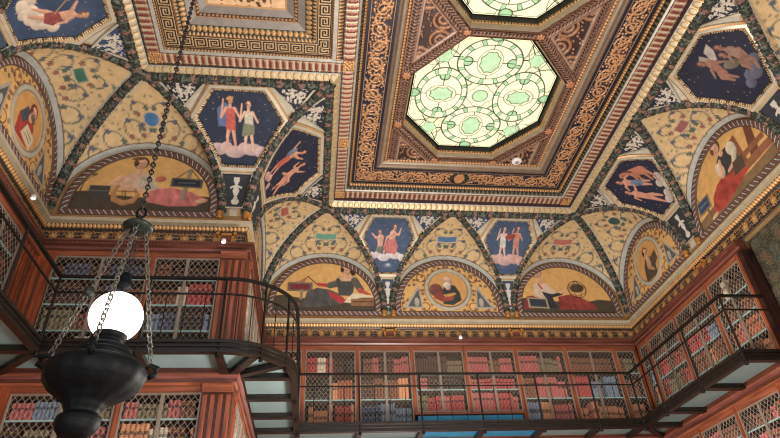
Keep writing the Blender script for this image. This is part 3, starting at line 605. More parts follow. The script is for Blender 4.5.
MUR['reader'] = [('p', [(-1.1, -.1), (-1.1, .16), (-.5, .22), (.4, .16), (1.1, .2), (1.1, -.1)], (134, 104, 66), .2),
    ('p', [(.28, .2), (.28, .86), (.42, .88), (.46, .2)], (140, 84, 54), .1), ('p', [(.5, .2), (.66, .9), (.8, .86), (.7, .2)], (118, 66, 44), .1), ('p', [(.3, .2), (.3, .34), (.98, .34), (.98, .2)], (150, 92, 58), .1), ('p', [(.44, .4), (.44, .5), (.9, .5), (.9, .4)], (150, 92, 58), .1),
    ('p', [(-.62, .06), (-.5, .34), (-.3, .46), (.1, .5), (.34, .40), (.38, .2), (.0, .1), (-.3, .03)], (178, 62, 44), .5), ('e', -.62, .05, .09, .035, .1, SKIN),
    ('p', [(-.14, .46), (-.16, .74), (.0, .86), (.22, .84), (.34, .66), (.3, .44), (.06, .4)], (64, 62, 66), .2), ('e', .26, .74, .1, .13, .3, (206, 196, 168)), ('c', .3, .66, .2, .5, .06, .05, (206, 196, 168)), ('c', .2, .5, .04, .46, .04, .03, SKIN),
    ('e', -.12, .60, .085, .15, .15, (214, 200, 170)), ('c', -.12, .48, -.06, .74, .04, .03, SKIN), ('c', .04, .82, .0, .94, .05, .05, SKIN)] + head(-.03, .99, .12, (120, 70, 40), SKIN, -.4) + [('e', -.0, 1.12, .12, .04, .1, (160, 124, 74)),
    ('p', [(.1, .3), (.16, .52), (.4, .5), (.36, .28)], (88, 72, 58), .1),
    ('p', [(-.96, .24), (-.93, .50), (-.58, .50), (-.60, .24)], (150, 126, 86), .05), ('p', [(-.92, .28), (-.90, .47), (-.62, .47), (-.64, .28)], (54, 76, 110), .05), ('c', -.86, .38, -.68, .38, .016, .016, (100, 122, 146)), ('c', -.72, .24, -.7, .1, .03, .03, (130, 96, 60)),
    ('c', -.85, .5, -.9, .78, .01, .008, (96, 76, 44)), ('c', -.87, .62, -.76, .72, .01, .006, (96, 76, 44)), ('c', -.87, .62, -.98, .72, .01, .006, (96, 76, 44))]
# medallion portraits: unit disc coordinates
POR = {}
POR['scholar'] = [('e', -.62, -.05, .36, .38, 0, (120, 70, 62)), ('p', [(-.8, -.5), (-.3, -.72), (.3, -.6), (.1, -.2), (-.5, -.1)], (150, 62, 54), .3), ('p', [(-.32, -.2), (-.2, .16), (.1, .3), (.4, .22), (.62, -.2), (.66, -.62), (.2, -.9), (-.3, -.85)], (58, 64, 66), .3),
    ('p', [(-.3, -.32), (.35, -.18), (.42, -.28), (-.1, -.5)], (206, 146, 66), .1), ('p', [(-.3, -.45), (.3, -.4), (.2, -.62), (-.3, -.7)], (166, 70, 56), .1), ('c', .02, .1, .02, .4, .14, .12, SKIN)] + head(.02, .50, .24, (176, 160, 140), SKIN, -.1) + [('e', -.02, .24, .19, .18, 0, (214, 204, 186))]
POR['hooded'] = [('p', [(-.5, -.85), (-.6, -.1), (-.3, .3), (.2, .35), (.5, 0), (.5, -.8)], (176, 52, 40), .35), ('p', [(-.55, -.1), (-.3, .42), (.3, .4), (.42, .2), (.0, .12), (-.25, -.3)], (70, 78, 86), .3), ('c', .1, .2, .1, .44, .15, .13, SKIN)] + head(.12, .52, .25, (110, 42, 36), SKIN, .4) + [('e', .2, .34, .15, .14, 0, (120, 96, 78)),
    ('p', [(-.15, -.62), (.05, -.08), (.7, -.2), (.62, -.78)], (216, 196, 158), .1), ('c', .15, -.3, .55, -.38, .02, .02, (120, 96, 74)), ('c', .1, -.45, .5, -.53, .02, .02, (120, 96, 74))]
POR['lady'] = [('p', [(-.6, -.9), (-.45, -.1), (-.15, .2), (.2, .15), (.5, -.2), (.45, -.95)], (84, 70, 56), .35), ('p', [(-.2, -.2), (-.1, .2), (.2, .1), (.15, -.4)], (196, 160, 122), .2), ('p', [(.15, .0), (.75, .2), (.8, -.3), (.4, -.5)], (92, 72, 52), .3), ('c', .0, .1, -.02, .36, .11, .1, SKIN)] + head(-.06, .5, .22, (80, 52, 38), SKIN, .4) + [('c', -.1, -.3, .25, -.6, .1, .07, (190, 140, 100))]
CLOUD = (206, 190, 184)
def cloud(y, x0, x1, r, c=CLOUD): return [('e', x0 + (x1 - x0) * k / 5, y + .05 * math.sin(k * 2.3), r * (1 + .25 * math.cos(k * 3.1)), r * .62, 0, c) for k in range(6)]
def nude(x, y, s, skin, cloth, arm=1, hair=(120, 70, 46)):
    return [('c', x - .02 * s, y - .42 * s, x - .10 * s, y - .78 * s, .075 * s, .05 * s, skin), ('c', x - .10 * s, y - .78 * s, x - .08 * s, y - 1.12 * s, .05 * s, .03 * s, skin),
            ('c', x + .05 * s, y - .42 * s, x + .12 * s, y - .76 * s, .075 * s, .05 * s, skin), ('c', x + .12 * s, y - .76 * s, x + .19 * s, y - 1.10 * s, .05 * s, .03 * s, skin),
            ('p', [(x - .15 * s, y), (x + .15 * s, y), (x + .11 * s, y - .42 * s), (x - .11 * s, y - .42 * s)], skin, .2), ('p', [(x - .14 * s, y - .02 * s), (x + .14 * s, y - .05 * s), (x + .17 * s, y - .62 * s), (x - .15 * s, y - .6 * s)], cloth, .4),
            ('c', x - .14 * s, y - .04 * s, x - .3 * s * arm, y - .28 * s, .045 * s, .035 * s, skin), ('c', x - .3 * s * arm, y - .28 * s, x - .22 * s * arm, y + .2 * s, .035 * s, .025 * s, skin),
            ('c', x + .14 * s, y - .04 * s, x + .32 * s, y - .3 * s, .045 * s, .03 * s, skin), ('c', x, y, x, y + .1 * s, .05 * s, .045 * s, skin)] + head(x, y + .19 * s, .1 * s, hair, skin, .2)
HEX = {}
HEX['group'] = [('e', -.30, .62, .12, .12, 0, (216, 160, 132)), ('p', [(-.15, .5), (.4, .5), (.36, .85), (.05, .9)], (224, 170, 138), .2), ('p', [(-.3, .22), (-.1, .55), (.4, .5), (.34, .2)], (206, 116, 112), .4)] + head(.18, .97, .1, (110, 62, 44)) + head(-.3, .72, .09, (140, 80, 50)) + [
    ('c', .36, .8, .5, .95, .05, .035, SKIN), ('c', -.36, .6, -.58, .72, .045, .03, SKIN)] + cloud(.12, -.62, .5, .2, (216, 206, 208)) + [('e', .02, -.22, .2, .1, 0, (96, 116, 148))]
HEX['pair_white'] = cloud(-.02, -.5, .5, .22, (196, 156, 150)) + nude(-.22, .78, .72, (222, 176, 150), (206, 200, 190)) + nude(.3, .80, .74, (206, 148, 118), (196, 130, 104)) + [('e', .05, .68, .2, .09, .2, (150, 60, 56))]
HEX['pair_red'] = cloud(-.10, -.6, .6, .22, (196, 166, 164)) + [('p', [(-.6, .4), (-.62, .8), (-.4, .95), (-.2, .8), (-.35, .4)], (92, 116, 160), .3)] + nude(-.26, .84, .84, (224, 160, 130), (200, 84, 70)) + nude(.24, .76, .80, (226, 180, 150), (206, 196, 176)) + [('p', [(.1, .5), (.4, .45), (.4, .25), (.05, .2)], (128, 130, 100), .3), ('e', -.26, 1.04, .1, .04, .2, (206, 150, 74))]
def body(hip, chest, hd, arms, legs, skin, hair=(96, 60, 42), r=.085):
    o = []
    for k, f_ in legs: o += [('c', *hip, *k, .085, .055, skin), ('c', *k, *f_, .052, .026, skin)]
    o += [('c', *hip, *chest, .095, .12, skin), ('c', *chest, *hd, .05, .04, skin)]
    for e, h_ in arms: o += [('c', *chest, *e, .05, .036, skin), ('c', *e, *h_, .034, .022, skin)]
    return o + head(hd[0], hd[1], r, hair, skin, .2)
def puffs(pts, r, c): return [('e', x, y, r * (1 + .3 * math.sin(i * 2.1)), r * .8, 0, c) for i, (x, y) in enumerate(pts)]
HS = (180, 112, 82); SK2 = (206, 140, 112); SK3 = (150, 104, 86); CR = (176, 164, 156)
HEX['centaur'] = puffs([(-.1, -.2), (-.3, -.28), (.15, -.3)], .13, (196, 150, 136)) + body((-.31, .33), (-.36, .6), (-.28, .86), [((-.6, .62), (-.79, .78)), ((-.1, .72), (.02, .84))], [((-.34, .08), (-.28, -.17)), ((-.2, .12), (-.1, -.1))], SK2) + [
    ('p', [(-.46, .5), (-.2, .5), (-.16, .12), (-.42, .06)], (186, 92, 72), .4), ('e', -.5, .56, .1, .16, .2, (104, 118, 142)),
    ('c', .62, .20, .48, .42, .14, .15, SK2), ('c', .62, .15, .84, -.14, .075, .04, SK2), ('c', .84, -.14, .74, -.28, .035, .025, SK2), ('c', .56, .14, .52, -.12, .07, .035, SK2), ('c', .55, .4, .78, .42, .06, .035, SK2), ('c', .78, .42, .8, .26, .033, .024, SK2), ('c', .4, .38, .2, .26, .055, .03, SK2), ('c', .62, .08, .42, -.12, .03, .012, (120, 74, 52))] + body((.44, .44), (.40, .62), (.28, .84), [((.56, .72), (.66, .88)), ((.2, .62), (.12, .74))], [], SK2)
HEX['recliner'] = puffs([(-.3, .05), (-.2, -.12), (-.05, -.15), (.1, -.08), (.24, .0), (.38, .12), (.5, .26), (.0, .02), (.2, .12)], .15, (216, 196, 172)) + body((.31, .36), (.38, .60), (.46, .80), [((.52, .50), (.50, .34)), ((.24, .7), (.1, .8))], [((.12, .24), (-.08, .04)), ((.22, .14), (.04, -.08))], (214, 156, 122), (120, 66, 44)) + [
    ('p', [(.2, .44), (.44, .46), (.5, .26), (.34, .12), (.14, .2)], (146, 66, 62), .5), ('e', .50, .88, .08, .035, -.5, (196, 146, 74)), ('c', .02, .62, .24, .36, .012, .01, (186, 146, 84)), ('e', -.02, .66, .05, .03, .5, (196, 156, 96))]
HEX['horse'] = puffs([(.7, .25), (.55, .1), (.62, -.08), (.42, -.2), (.3, -.32), (.75, .05)], .14, (180, 168, 158)) + [
    ('c', .58, .66, .30, .80, .15, .14, HS), ('c', .28, .84, .06, 1.0, .08, .055, HS), ('e', -.01, 1.0, .1, .045, .4, HS), ('c', .62, .6, .66, .32, .07, .035, HS), ('c', .66, .32, .56, .16, .032, .022, HS), ('c', .52, .58, .48, .3, .06, .032, HS), ('c', .3, .72, .24, .44, .055, .03, HS), ('c', .22, .74, .1, .5, .05, .028, HS), ('c', .2, 1.0, .3, .86, .03, .04, (96, 60, 46))] + body((-.06, .62), (-.2, .78), (-.34, .94), [((-.02, .9), (.14, .86)), ((-.4, .72), (-.46, .6))], [((.16, .5), (.36, .34)), ((.1, .42), (.28, .24))], SK2) + [
    ('p', [(-.2, .7), (.0, .72), (.22, .5), (.1, .4), (-.12, .5)], (100, 114, 138), .4)] + body((-.26, .16), (-.44, .40), (-.6, .60), [((-.26, .5), (-.14, .6)), ((-.62, .36), (-.56, .2))], [((-.02, .06), (.2, -.14)), ((-.1, -.06), (.1, -.3))], SK2, (80, 52, 40))
HEX['winged'] = puffs([(.2, -.04), (.35, -.12), (.5, .0), (.05, -.16), (.6, .1)], .14, (88, 92, 112)) + [('p', [(.04, .74), (.18, .98), (.44, 1.04), (.34, .84), (.12, .66)], CR, .3), ('p', [(-.02, .72), (-.1, .96), (.04, 1.02), (.08, .8)], (150, 138, 130), .3)] + body((-.10, .52), (-.04, .72), (-.16, .88), [((-.22, .62), (-.34, .5)), ((.1, .6), (.2, .5))], [((-.26, .36), (-.14, .14)), ((-.14, .32), (-.02, .12))], SK3) + [
    ('p', [(-.18, .56), (.0, .56), (-.04, .34), (-.26, .36)], (150, 96, 84), .4), ('e', .20, .38, .20, .11, -.4, (104, 98, 82))] + head(.30, .62, .085, (84, 54, 40), SK3) + body((.5, .28), (.52, .54), (.44, .78), [((.34, .5), (.26, .36)), ((.66, .44), (.62, .26))], [((.34, .18), (.36, -.02)), ((.6, .1), (.5, -.1))], SK3) + [('p', [(.42, .62), (.6, .62), (.62, .4), (.4, .42)], (146, 116, 100), .4), ('p', [(.3, .3), (.6, .32), (.64, .06), (.4, .04)], (132, 96, 80), .4)]
HEX['group'] = cloud(.02, -.6, .5, .17, (206, 198, 200)) + body((.10, .42), (.16, .68), (.2, .90), [((.38, .66), (.44, .86)), ((-.06, .56), (-.12, .4))], [((-.08, .28), (-.16, .1)), ((.26, .26), (.2, .06))], (216, 160, 132), (110, 62, 44)) + body((-.3, .36), (-.3, .54), (-.34, .72), [((-.48, .56), (-.62, .68))], [((-.36, .22), (-.3, .1))], (216, 160, 134), (140, 84, 54), .07) + [
    ('p', [(-.06, .5), (.26, .52), (.36, .3), (.3, .08), (-.1, .1), (-.2, .3)], (196, 108, 104), .5), ('e', -.32, .2, .13, .1, 0, (112, 118, 100)), ('e', .02, -.26, .17, .07, 0, (92, 112, 142)), ('e', .02, -.24, .08, .04, 0, (176, 182, 190))]
def lunette(W, uc, aL, aR, kind, key, label):
    t = empty('lunette_painting', W.p(uc, .02, ZS)); tag(t, label, 'painting', 'lunette paintings below the vault')
    rx, zb, rz = 1.07, 5.79, 1.17; n = 190
    def f(U, V, h):
        s = np.sqrt(np.clip(1 - np.clip((V - .10) / (rz - .10), 0, 1) ** 2, 0, 1)); return W.flat(uc + U * rx * np.maximum(s, .004), zb + V, .012 + h)
    def paint(U, V):
        s = np.sqrt(np.clip(1 - np.clip((V - .10) / (rz - .10), 0, 1) ** 2, 0, 1)); X = U * np.maximum(s, .004); Y = V / rx
        cv = Cv(X, Y, (222, 168, 84)); cv.px = .014; gold_ground(cv, X, Y)
        if kind == 'scene':
            fig(cv, 1, 0, .02, 1., MUR[key])
            if key == 'globe':
                for rr, ey in ((.20, 1), (.20, .35), (.20, .7)): d = np.abs(np.hypot((X - .28), (Y - .56) / ey) - rr); cv.sd(d - .008, (74, 52, 38), .012)
                d = np.abs(np.hypot((X - .28) / .4, (Y - .56)) - .2); cv.sd(d * .4 - .006, (74, 52, 38), .012)
        else:
            ax = np.abs(X); F1, e, idv = cells(ax + 2, Y, 9, 4); cv.mix(((F1 < .32) & (idv > .4)) * .8, (130, 70, 60)); cv.mix(((F1 < .3) & (idv < .25)) * .8, (76, 84, 84))
            for cx, cy, r in ((.55, .78, .09), (.9, .16, .08), (.5, .12, .09)): cv.sd(np.abs(np.hypot(ax - cx, Y - cy) - r) - .01, (120, 70, 58), .014)
            cv.X = ax; tri = [(.58, .12), (.86, .12), (.62, .52)]; cv.poly([(.53, .08), (.95, .08), (.61, .62)], (172, 166, 148)); cv.poly(tri, (92, 92, 92)); cv.ell(.67, .22, .05, .1, (176, 170, 160)); cv.X = X
            cx, cy, r = 0, .52, .40; d = np.hypot(X - cx, Y - cy) - r; cv.sd(d - .10, (150, 138, 112), .014, .02); cv.sd(d - .085, (186, 178, 156), .014, .03); cv.sd(d - .02, (140, 130, 108), .014, .02)
            sv = (cv.rgb.copy(), cv.h.copy()); ins = np.clip(.5 - d / .014, 0, 1); cv.mix(ins, (214, 156, 76), .0); fig(cv, 1, cx, cy, r, POR[key]); cv.rgb = sv[0] * (1 - ins[..., None]) + cv.rgb * ins[..., None]; cv.h = sv[1] * (1 - ins)
        return cv.rgb, cv.h
    grid('canvas', f, np.linspace(-1, 1, n), np.concatenate([np.linspace(0, rz * .9, 100), np.linspace(rz * .9, rz, 30)[1:]]), paint, FR, t, False, .01)
    # guilloche frame: arch then base
    def fa(P_, w, h):
        a = np.where(P_ < PI / 2, 1, 1); r0x, r0z = 1.07, rz - .10; wd = .125
        return W.flat(uc - np.cos(P_) * (r0x + w * wd), zb + .10 + np.sin(P_) * (r0z + w * wd), .03 + h + .015 * np.sin(w * PI))
    def pa(P_, w): return o_guil(P_ * 1.15, w, .12)
    grid('frame', fa, np.linspace(-.09, PI + .09, 300), np.linspace(0, 1, 12), pa, FR, t, True, .03)
    grid('frame', lambda U, V, h: W.flat(uc + U, V, .032 + h), np.linspace(-1.2, 1.2, 260), np.linspace(5.675, 5.79, 12), lambda U, V: o_guil(U, (V - 5.675) / .115, .115), FR, t, False, .03)
    return t
def convex_patch(name, W, um, rows, paint, h0, n, parent, thick, m=FR):
    """rows: [(Y, xl, xr)] in (X, arc) metric on the cove; paint(X,Y)"""
    Ys = np.array([r[0] for r in rows]); XL_ = np.array([r[1] for r in rows]); XR_ = np.array([r[2] for r in rows])
    ny = max(8, int((Ys[-1] - Ys[0]) / .011)); vs = np.linspace(Ys[0], Ys[-1], ny)
    def XY(U, V): l = np.interp(V, Ys, XL_); r = np.interp(V, Ys, XR_); return l + (r - l) * U
    def f(U, V, h): return W.cove(um + XY(U, V), tharc(V), h0 + h)
    def pp(U, V): return paint(XY(U, V), V)
    return grid(name, f, np.linspace(0, 1, n), vs, pp, m, parent, False, thick)
def ringframe(name, W, um, inner, outer, orn, h0, h1, parent, m=G_, nc=7):
    items = []
    for i in range(len(inner)):
        A0, A1 = np.array(outer[i]), np.array(outer[(i + 1) % len(outer)]); B0, B1 = np.array(inner[i]), np.array(inner[(i + 1) % len(inner)])
        L = np.linalg.norm(A1 - A0); n = max(2, int(L / .012)); T, w = np.meshgrid(np.linspace(0, 1, n), np.linspace(0, 1, nc))
        P = (A0 * (1 - T[..., None]) + A1 * T[..., None]) * (1 - w[..., None]) + (B0 * (1 - T[..., None]) + B1 * T[..., None]) * w[..., None]
        rgb, h = orn(T * L, w, .06); x, y, z = W.cove(um + P[..., 0], tharc(P[..., 1]), h0 + (h1 - h0) * w + h)
        k, q = T.shape; idx = np.arange(k * q).reshape(k, q)
        items.append((np.stack([x, y, z], -1).reshape(-1, 3), np.stack([idx[:-1, :-1].ravel(), idx[:-1, 1:].ravel(), idx[1:, 1:].ravel(), idx[1:, :-1].ravel()], 1), rgb.reshape(-1, 3)))
    return multi(name, items, m, parent)
def offs(pts, d):
    P = [np.array(p, float) for p in pts]; n = len(P); out = []
    for i in range(n):
        a, b_, c = P[i - 1], P[i], P[(i + 1) % n]; e1 = (b_ - a) / np.linalg.norm(b_ - a); e2 = (c - b_) / np.linalg.norm(c - b_)
        n1 = np.array([e1[1], -e1[0]]); n2 = np.array([e2[1], -e2[0]]); k = n1 + n2; k = k / (1 + n1 @ n2); out.append(tuple(b_ + k * d))
    return out
def sprite(X, Y, cx, cy, s, seed):
    """pale grotesque creature mask"""
    x = (X - cx) / s; y = (Y - cy) / s; m = np.zeros(X.shape, bool)
    for ex, ey, rx, ry in ((0, 0, .34, .2), (.34, .26, .16, .15), (-.35, .22, .3, .09), (-.5, -.12, .1, .3), (.3, -.28, .09, .26), (.0, -.34, .09, .22), (.55, -.05, .26, .08), (-.2, .42, .1, .2)):
        m |= ((x - ex) / rx) ** 2 + ((y - ey) / ry) ** 2 < 1
    q = np.hypot(x, y); return (m & (fbm(X, Y, 26, seed + 4) > .36)) | ((fbm(X, Y, 30, seed) > .60) & (q < .95))
def pendentive(W, uL, aL, uR, aR, hexkey, hlabel, wl, hexbg=(60, 80, 112)):
    """W wall; bounds uL+aL cos .. uR-aR cos; wl: words for place"""
    um0 = lambda th: ((uL + aL * np.cos(th)) + (uR - aR * np.cos(th))) / 2; half = lambda th: ((uR - aR * np.cos(th)) - (uL + aL * np.cos(th))) / 2
    ths = np.linspace(0.0, PI / 2, 70)
    def f(U, V, h): return W.cove(um0(V) + U * half(V), V, h)
    def paint(U, V):
        X = U * half(V); Y = arc(V); cv = Cv(X, Y, (196, 190, 168)); e = half(V) - np.abs(X); cv.mix(((e < .13) & (e > .10)) * 1., (206, 150, 84), .008); cv.mix((e < .10) * 1., (150, 146, 128)); return cv.rgb, cv.h
    grid('pendentive', f, np.linspace(-1, 1, 60), ths, paint, FR, ceil)
    # hexagon
    t1, t2, t3 = [math.radians(v) for v in (31, 60, 80)]; um = float(um0(t2)); sc = float(half(t2)) / .75
    h1 = .215 * min(sc, 1.4); h2 = float(half(t2)) - (.185 if sc < 1.05 else .165); h3 = .35 * sc; Ya, Yb, Yc = arc(t1), arc(t2), arc(t3)
    hx = [(-h1, Ya), (h1, Ya), (h2, Yb), (h3, Yc), (-h3, Yc), (-h2, Yb)]
    t = empty('hexagonal_painting', W.p(um, cl(t1)[0], cl(t1)[1])); tag(t, hlabel, 'painting', 'hexagonal paintings on the vault')
    sh = float(um0(t2)) - um
    def hp(X, Y):
        cv = Cv(X, Y, hexbg); ym = (Ya + Yc) / 2; S = (Yc - Ya) / 2; x = X / S; y = (Y - Ya) / (Yc - Ya) * 1.55 - .42; cv.X = x / 1.0; cv.Y = y; cv.px = .02
        v = fbm(x, y, 2.5, 7); cv.mix(np.clip(v - .35, 0, 1) * .6, (84, 112, 150) if hexbg[2] > 90 else (40, 44, 70))
        F1, e, idv = cells(x, y, 5, 3); cv.mix(((F1 < .05) & (idv > .35)) * 1., (206, 160, 96)); fig(cv, 1, 0, 0, .92, HEX[hexkey]); return cv.rgb, cv.h
    convex_patch('canvas', W, um, [(Ya, -h1, h1), (Yb, -h2, h2), (Yc, -h3, h3)], hp, .02, 110, t, .02)
    o1 = offs(hx, .05); o2 = offs(hx, .105); o3 = offs(hx, .135)
    ringframe('frame', W, um, hx, o1, o_dentil((226, 200, 146), (70, 56, 40), .04), .055, .025, t)
    ringframe('frame_border', W, um, o1, o2, o_plain((202, 196, 174)), .055, .06, t, G_, 3)
    ringframe('frame_border', W, um, o2, o3, o_plain((212, 160, 90)), .03, .05, t, G_, 3)
    # side spandrels
    Yt = arc(math.radians(86)); tb = math.radians(66)
    for sg in (-1, 1):
        hb = float(half(math.radians(86))); xo = h3 + .13; xa = hb - .18; Ylow = Yb + .17; xb = h2 + .10 + (float(half(math.radians(68))) - h2) * .42
        rows = sorted([(Ylow, sg * xb, sg * (xb + .01)), (Yt, sg * xo, sg * xa)]); rows = [(y, min(a, b_), max(a, b_)) for y, a, b_ in rows]
        if abs(xa - xo) < .1 or xa < xo: continue
        q = empty('spandrel_painting', W.p(um + sg * xo, cl(t3)[0], cl(t3)[1])); tag(q, 'small blue triangle painting of pale grotesque, %s of the %s' % (('left', 'right')[sg > 0], wl), 'painting', 'blue triangular paintings on the vault')
        def tp(X, Y, sg=sg, xo=xo, xa=xa, Yt=Yt):
            cv = Cv(X, Y, (48, 70, 108) if hexbg[2] > 90 else (38, 46, 62)); a = sprite(X, Y, sg * (xo * .45 + xa * .55), Yt - .2, .25, 3 + (sg > 0)); cv.mix(a * 1., (204, 194, 176)); return cv.rgb, cv.h
        convex_patch('canvas', W, um, rows, tp, .02, 50, q, .02)
        tri = [(sg * xb, Ylow), (sg * xa, Yt), (sg * xo, Yt)]; tri = tri if sg > 0 else [tri[0], tri[2], tri[1]]
        ringframe('frame', W, um, tri, offs(tri, .035), o_plain((196, 188, 164)), .04, .04, q, G_, 3)
    # foot tablet
    q = empty('tablet_painting', W.p(float(um0(.1)), 0, ZS)); tag(q, 'narrow tablet painting of a pale figure below the %s' % wl, 'painting', 'narrow painted tablets at the vault feet')
    um2 = float(um0(.25)); ta, tb = math.radians(5), math.radians(25.5); wa, wb = max(float(half(ta)) - .06, .06), max(float(half(tb)) - .075, .1); Ya2, Yb2 = arc(ta), arc(tb)
    def fp(X, Y):
        cv = Cv(X, Y, (66, 80, 106) if hexbg[2] > 90 else (52, 56, 64)); x = X; y = Y - Ya2; Ht = Yb2 - Ya2; m = (np.abs(x) < .018 + .03 * np.abs(np.sin(y / Ht * 9))) & (y > .06) & (y < Ht - .05)
        m |= (np.hypot(x, y - Ht * .80) < .035) | ((np.abs(y - Ht * .68 + np.abs(x) * .5) < .018) & (np.abs(x) < .1)) | ((np.hypot(x * .8, y - .12) < .05)); cv.mix(m * 1., (206, 200, 186)); return cv.rgb, cv.h
    convex_patch('canvas', W, um2, [(Ya2, -wa, wa), (Yb2, -wb, wb)], fp, .02, 30, q, .02)
    tz = [(-wa, Ya2), (wa, Ya2), (wb, Yb2), (-wb, Yb2)]; ringframe('frame', W, um2, tz, offs(tz, .03), o_plain((190, 182, 156)), .045, .045, q, G_, 3)
    # arris rib feet: gilded corbels
    for u_ in (uL + aL * .985, uR - aR * .985):
        mb = MB(); base = W.p(u_, .06, ZC + .06); mb.lathe([(.035, ZC + .06), (.055, ZC + .08), (.04, ZC + .11), (.06, ZC + .15), (.05, ZC + .19), (.02, ZC + .22)], base[0], base[1], 10); mb.build('corbel', M_gold, ceil, True)
M_gold = mat('gilding', (176, 124, 64), .42, .3, .2, 40, .1)
TEAL = (92, 156, 140)
# bays: wall, centre, aL, aR, cartouche
bays = [(WB, X2, D, AR, ('wide', (96, 160, 140))), (WB, OX, AR, AR, ('wide', (74, 116, 160))), (WB, X4, AR, D, ('wide', (186, 104, 90))),
        (WR, -Y2, D, AR, ('round', (56, 84, 76))), (WR, -7.06, AR, AR, ('rect', (150, 90, 84))), (WR, -4.12, AR, AR, ('rect', (80, 90, 90))),
        (WLF, X1, D, AR, ('round', (60, 116, 172))), (WL, Y1, AR, D, ('rect', (52, 112, 92))), (WL, Y1 - 2.8, AR, AR, ('rect', (52, 112, 92))), (WM, Y2, AR, D, ('rect', (170, 84, 70)))]
for W, uc, aL, aR, c in bays: severy(W, uc, aL, aR, c)
gro = [(WB, X2, D, -1), (WB, X2, AR, 1), (WB, OX, AR, -1), (WB, OX, AR, 1), (WB, X4, AR, -1), (WB, X4, D, 1), (WR, -Y2, AR, 1), (WR, -7.06, AR, -1), (WR, -7.06, AR, 1), (WR, -4.12, AR, -1),
       (WLF, X1, D, -1), (WLF, X1, AR, 1), (WLF, X2, D, -1), (WL, Y1, AR, -1), (WL, Y1 - 2.8, AR, 1), (WM, Y2, AR, -1)]
for W, uc, a, sg in gro: garland(groin(W, uc, a, sg), .074, 'garland_rib', ceil)
DB = (34, 38, 62)
pendentive(WB, X2, AR, OX, AR, 'group', 'hexagonal painting of pink-robed group on a white cloud, above the back gallery', 'hexagon with pink-robed group')
pendentive(WB, OX, AR, X4, AR, 'pair_white', 'hexagonal painting of two standing figures, one in white, above the back gallery', 'hexagon with white-clad pair')
pendentive(WLF, X1, AR, X2, D, 'pair_red', 'hexagonal painting of red-clad and white-clad pair holding hands', 'hexagon with hand-holding pair', (40, 54, 76))
pendentive(WM, Y1, D, Y2, AR, 'centaur', 'hexagonal painting of a centaur below a flying figure', 'hexagon with the centaur', (34, 40, 62))
pendentive(WL, Y1 - 2.8, AR, Y1, AR, 'recliner', 'hexagonal painting of red-draped figure reclining on cream clouds', 'hexagon with reclining figure', (46, 66, 98))
pendentive(WR, -Y2, AR, -7.06, AR, 'horse', 'hexagonal painting of bare figures beside a brown horse', 'hexagon with brown horse', DB)
pendentive(WR, -7.06, AR, -4.12, AR, 'winged', 'dark hexagonal painting of winged and seated figures, at the top right', 'dark hexagon at the top right', (30, 34, 56))
lunette(WB, X2, D, AR, 'scene', 'writer', 'lunette painting of dark-dressed woman with quill, tablet and open book')
lunette(WB, OX, AR, AR, 'med', 'scholar', 'lunette painting with round portrait of white-bearded scholar and globe')
lunette(WB, X4, AR, D, 'scene', 'globe', 'lunette painting of reclining woman in red beside a wire sphere')
lunette(WR, -Y2, D, AR, 'med', 'lady', 'lunette painting with oval portrait of dark-haired lady, on the right wall')
lunette(WR, -7.06, AR, AR, 'scene', 'reader', 'lunette painting of seated woman in red skirt among books and blue sign')
lunette(WLF, X1, D, AR, 'scene', 'lyre', 'lunette painting of reclining woman in pink skirt with a lyre')
lunette(WL, Y1, AR, D, 'med', 'hooded', 'lunette painting with oval portrait of red-hooded man holding open book')
lunette(WM, Y2, AR, D, 'med', 'lady', 'lunette painting mostly hidden behind the corner above the curved gallery')
# =================================================================== WALLS
def wallobj(name, boxes, m):
    mb = MB()
    for b_ in boxes: mb.box(*b_)
    o = mb.build(name, m); tag(o, kind='structure'); return o
TH = .3; zl = 5.1
wallobj('wall_back', [(XM - .6, XR + .6, YB, YB + TH, zl, H + .1), (XM - .6, XR + .6, YB + .32, YB + .62, FZ, zl)], M['plaster'])
wallobj('wall_right', [(XR, XR + TH, 0, YB + .6, zl, H + .1), (XR + .32, XR + .62, 7.3, YB + .62, FZ, zl)], M['plaster'])
wallobj('wall_left', [(XL - TH, XL, 0, YL + .6, zl, H + .1), (XL - .62, XL - .32, 0, YL + .6, FZ, zl)], M['plaster'])
wallobj('wall_left_back', [(XL, XM, YL, YL + .05, zl, H + .1), (XL - .6, XM - .7, YL + .32, YL + .62, FZ, zl)], M['plaster'])
wallobj('wall_corner', [(XM - .05, XM, YL, YB, zl, H + .1), (XM - .7, XM - .45, YL + .3, YB + .3, FZ, zl)], M['plaster'])
wallobj('floor', [(XL - .7, XR + .7, -4, YB + .7, FZ - .1, FZ)], M['floor'])
mb = MB(); mb.box(XL - 1, X2 - .0, .5, YB + 1, H + 1.2, H + 1.3); mb.box(X2, XR + 1, YN, YB + 1, H + 1.2, H + 1.3); mb.build('roof_deck', M['plaster'], ceil)
# floral tapestry-like wall on the right beyond the bookcase
def tapes(U, V):
    cv = Cv(U, V, (58, 54, 42)); F1, e, idv = cells(U, V, 4.5, 1); cv.mix(np.clip((.5 - F1) * 4, 0, 1), (88, 78, 54)); cv.mix(np.clip((.42 - F1) * 5, 0, 1) * (idv > .6), (62, 74, 66)); cv.mix(np.clip((.3 - F1) * 5, 0, 1) * (idv < .25), (104, 66, 50))
    F1, e, idv = cells(U, V, 18, 2); cv.mix((F1 < .26) * .5, (112, 102, 74)); cv.mix((e < .08) * .6, (44, 44, 36)); return cv.rgb, cv.h
tp = grid('floral_tapestry', lambda U, V, h: WR.flat(U, V, -.04 + h), np.linspace(-7.36, -4.5, 240), np.linspace(3.0, 5.09, 200), tapes, FR, None, False, .02)
tag(tp, 'dark floral tapestry hanging on the right wall beyond the tall bookcase', 'tapestry')
wallobj('wall_right_front', [(XR + .321, XR + .62, 0, 7.3, FZ, 5.45)], M['plaster'])
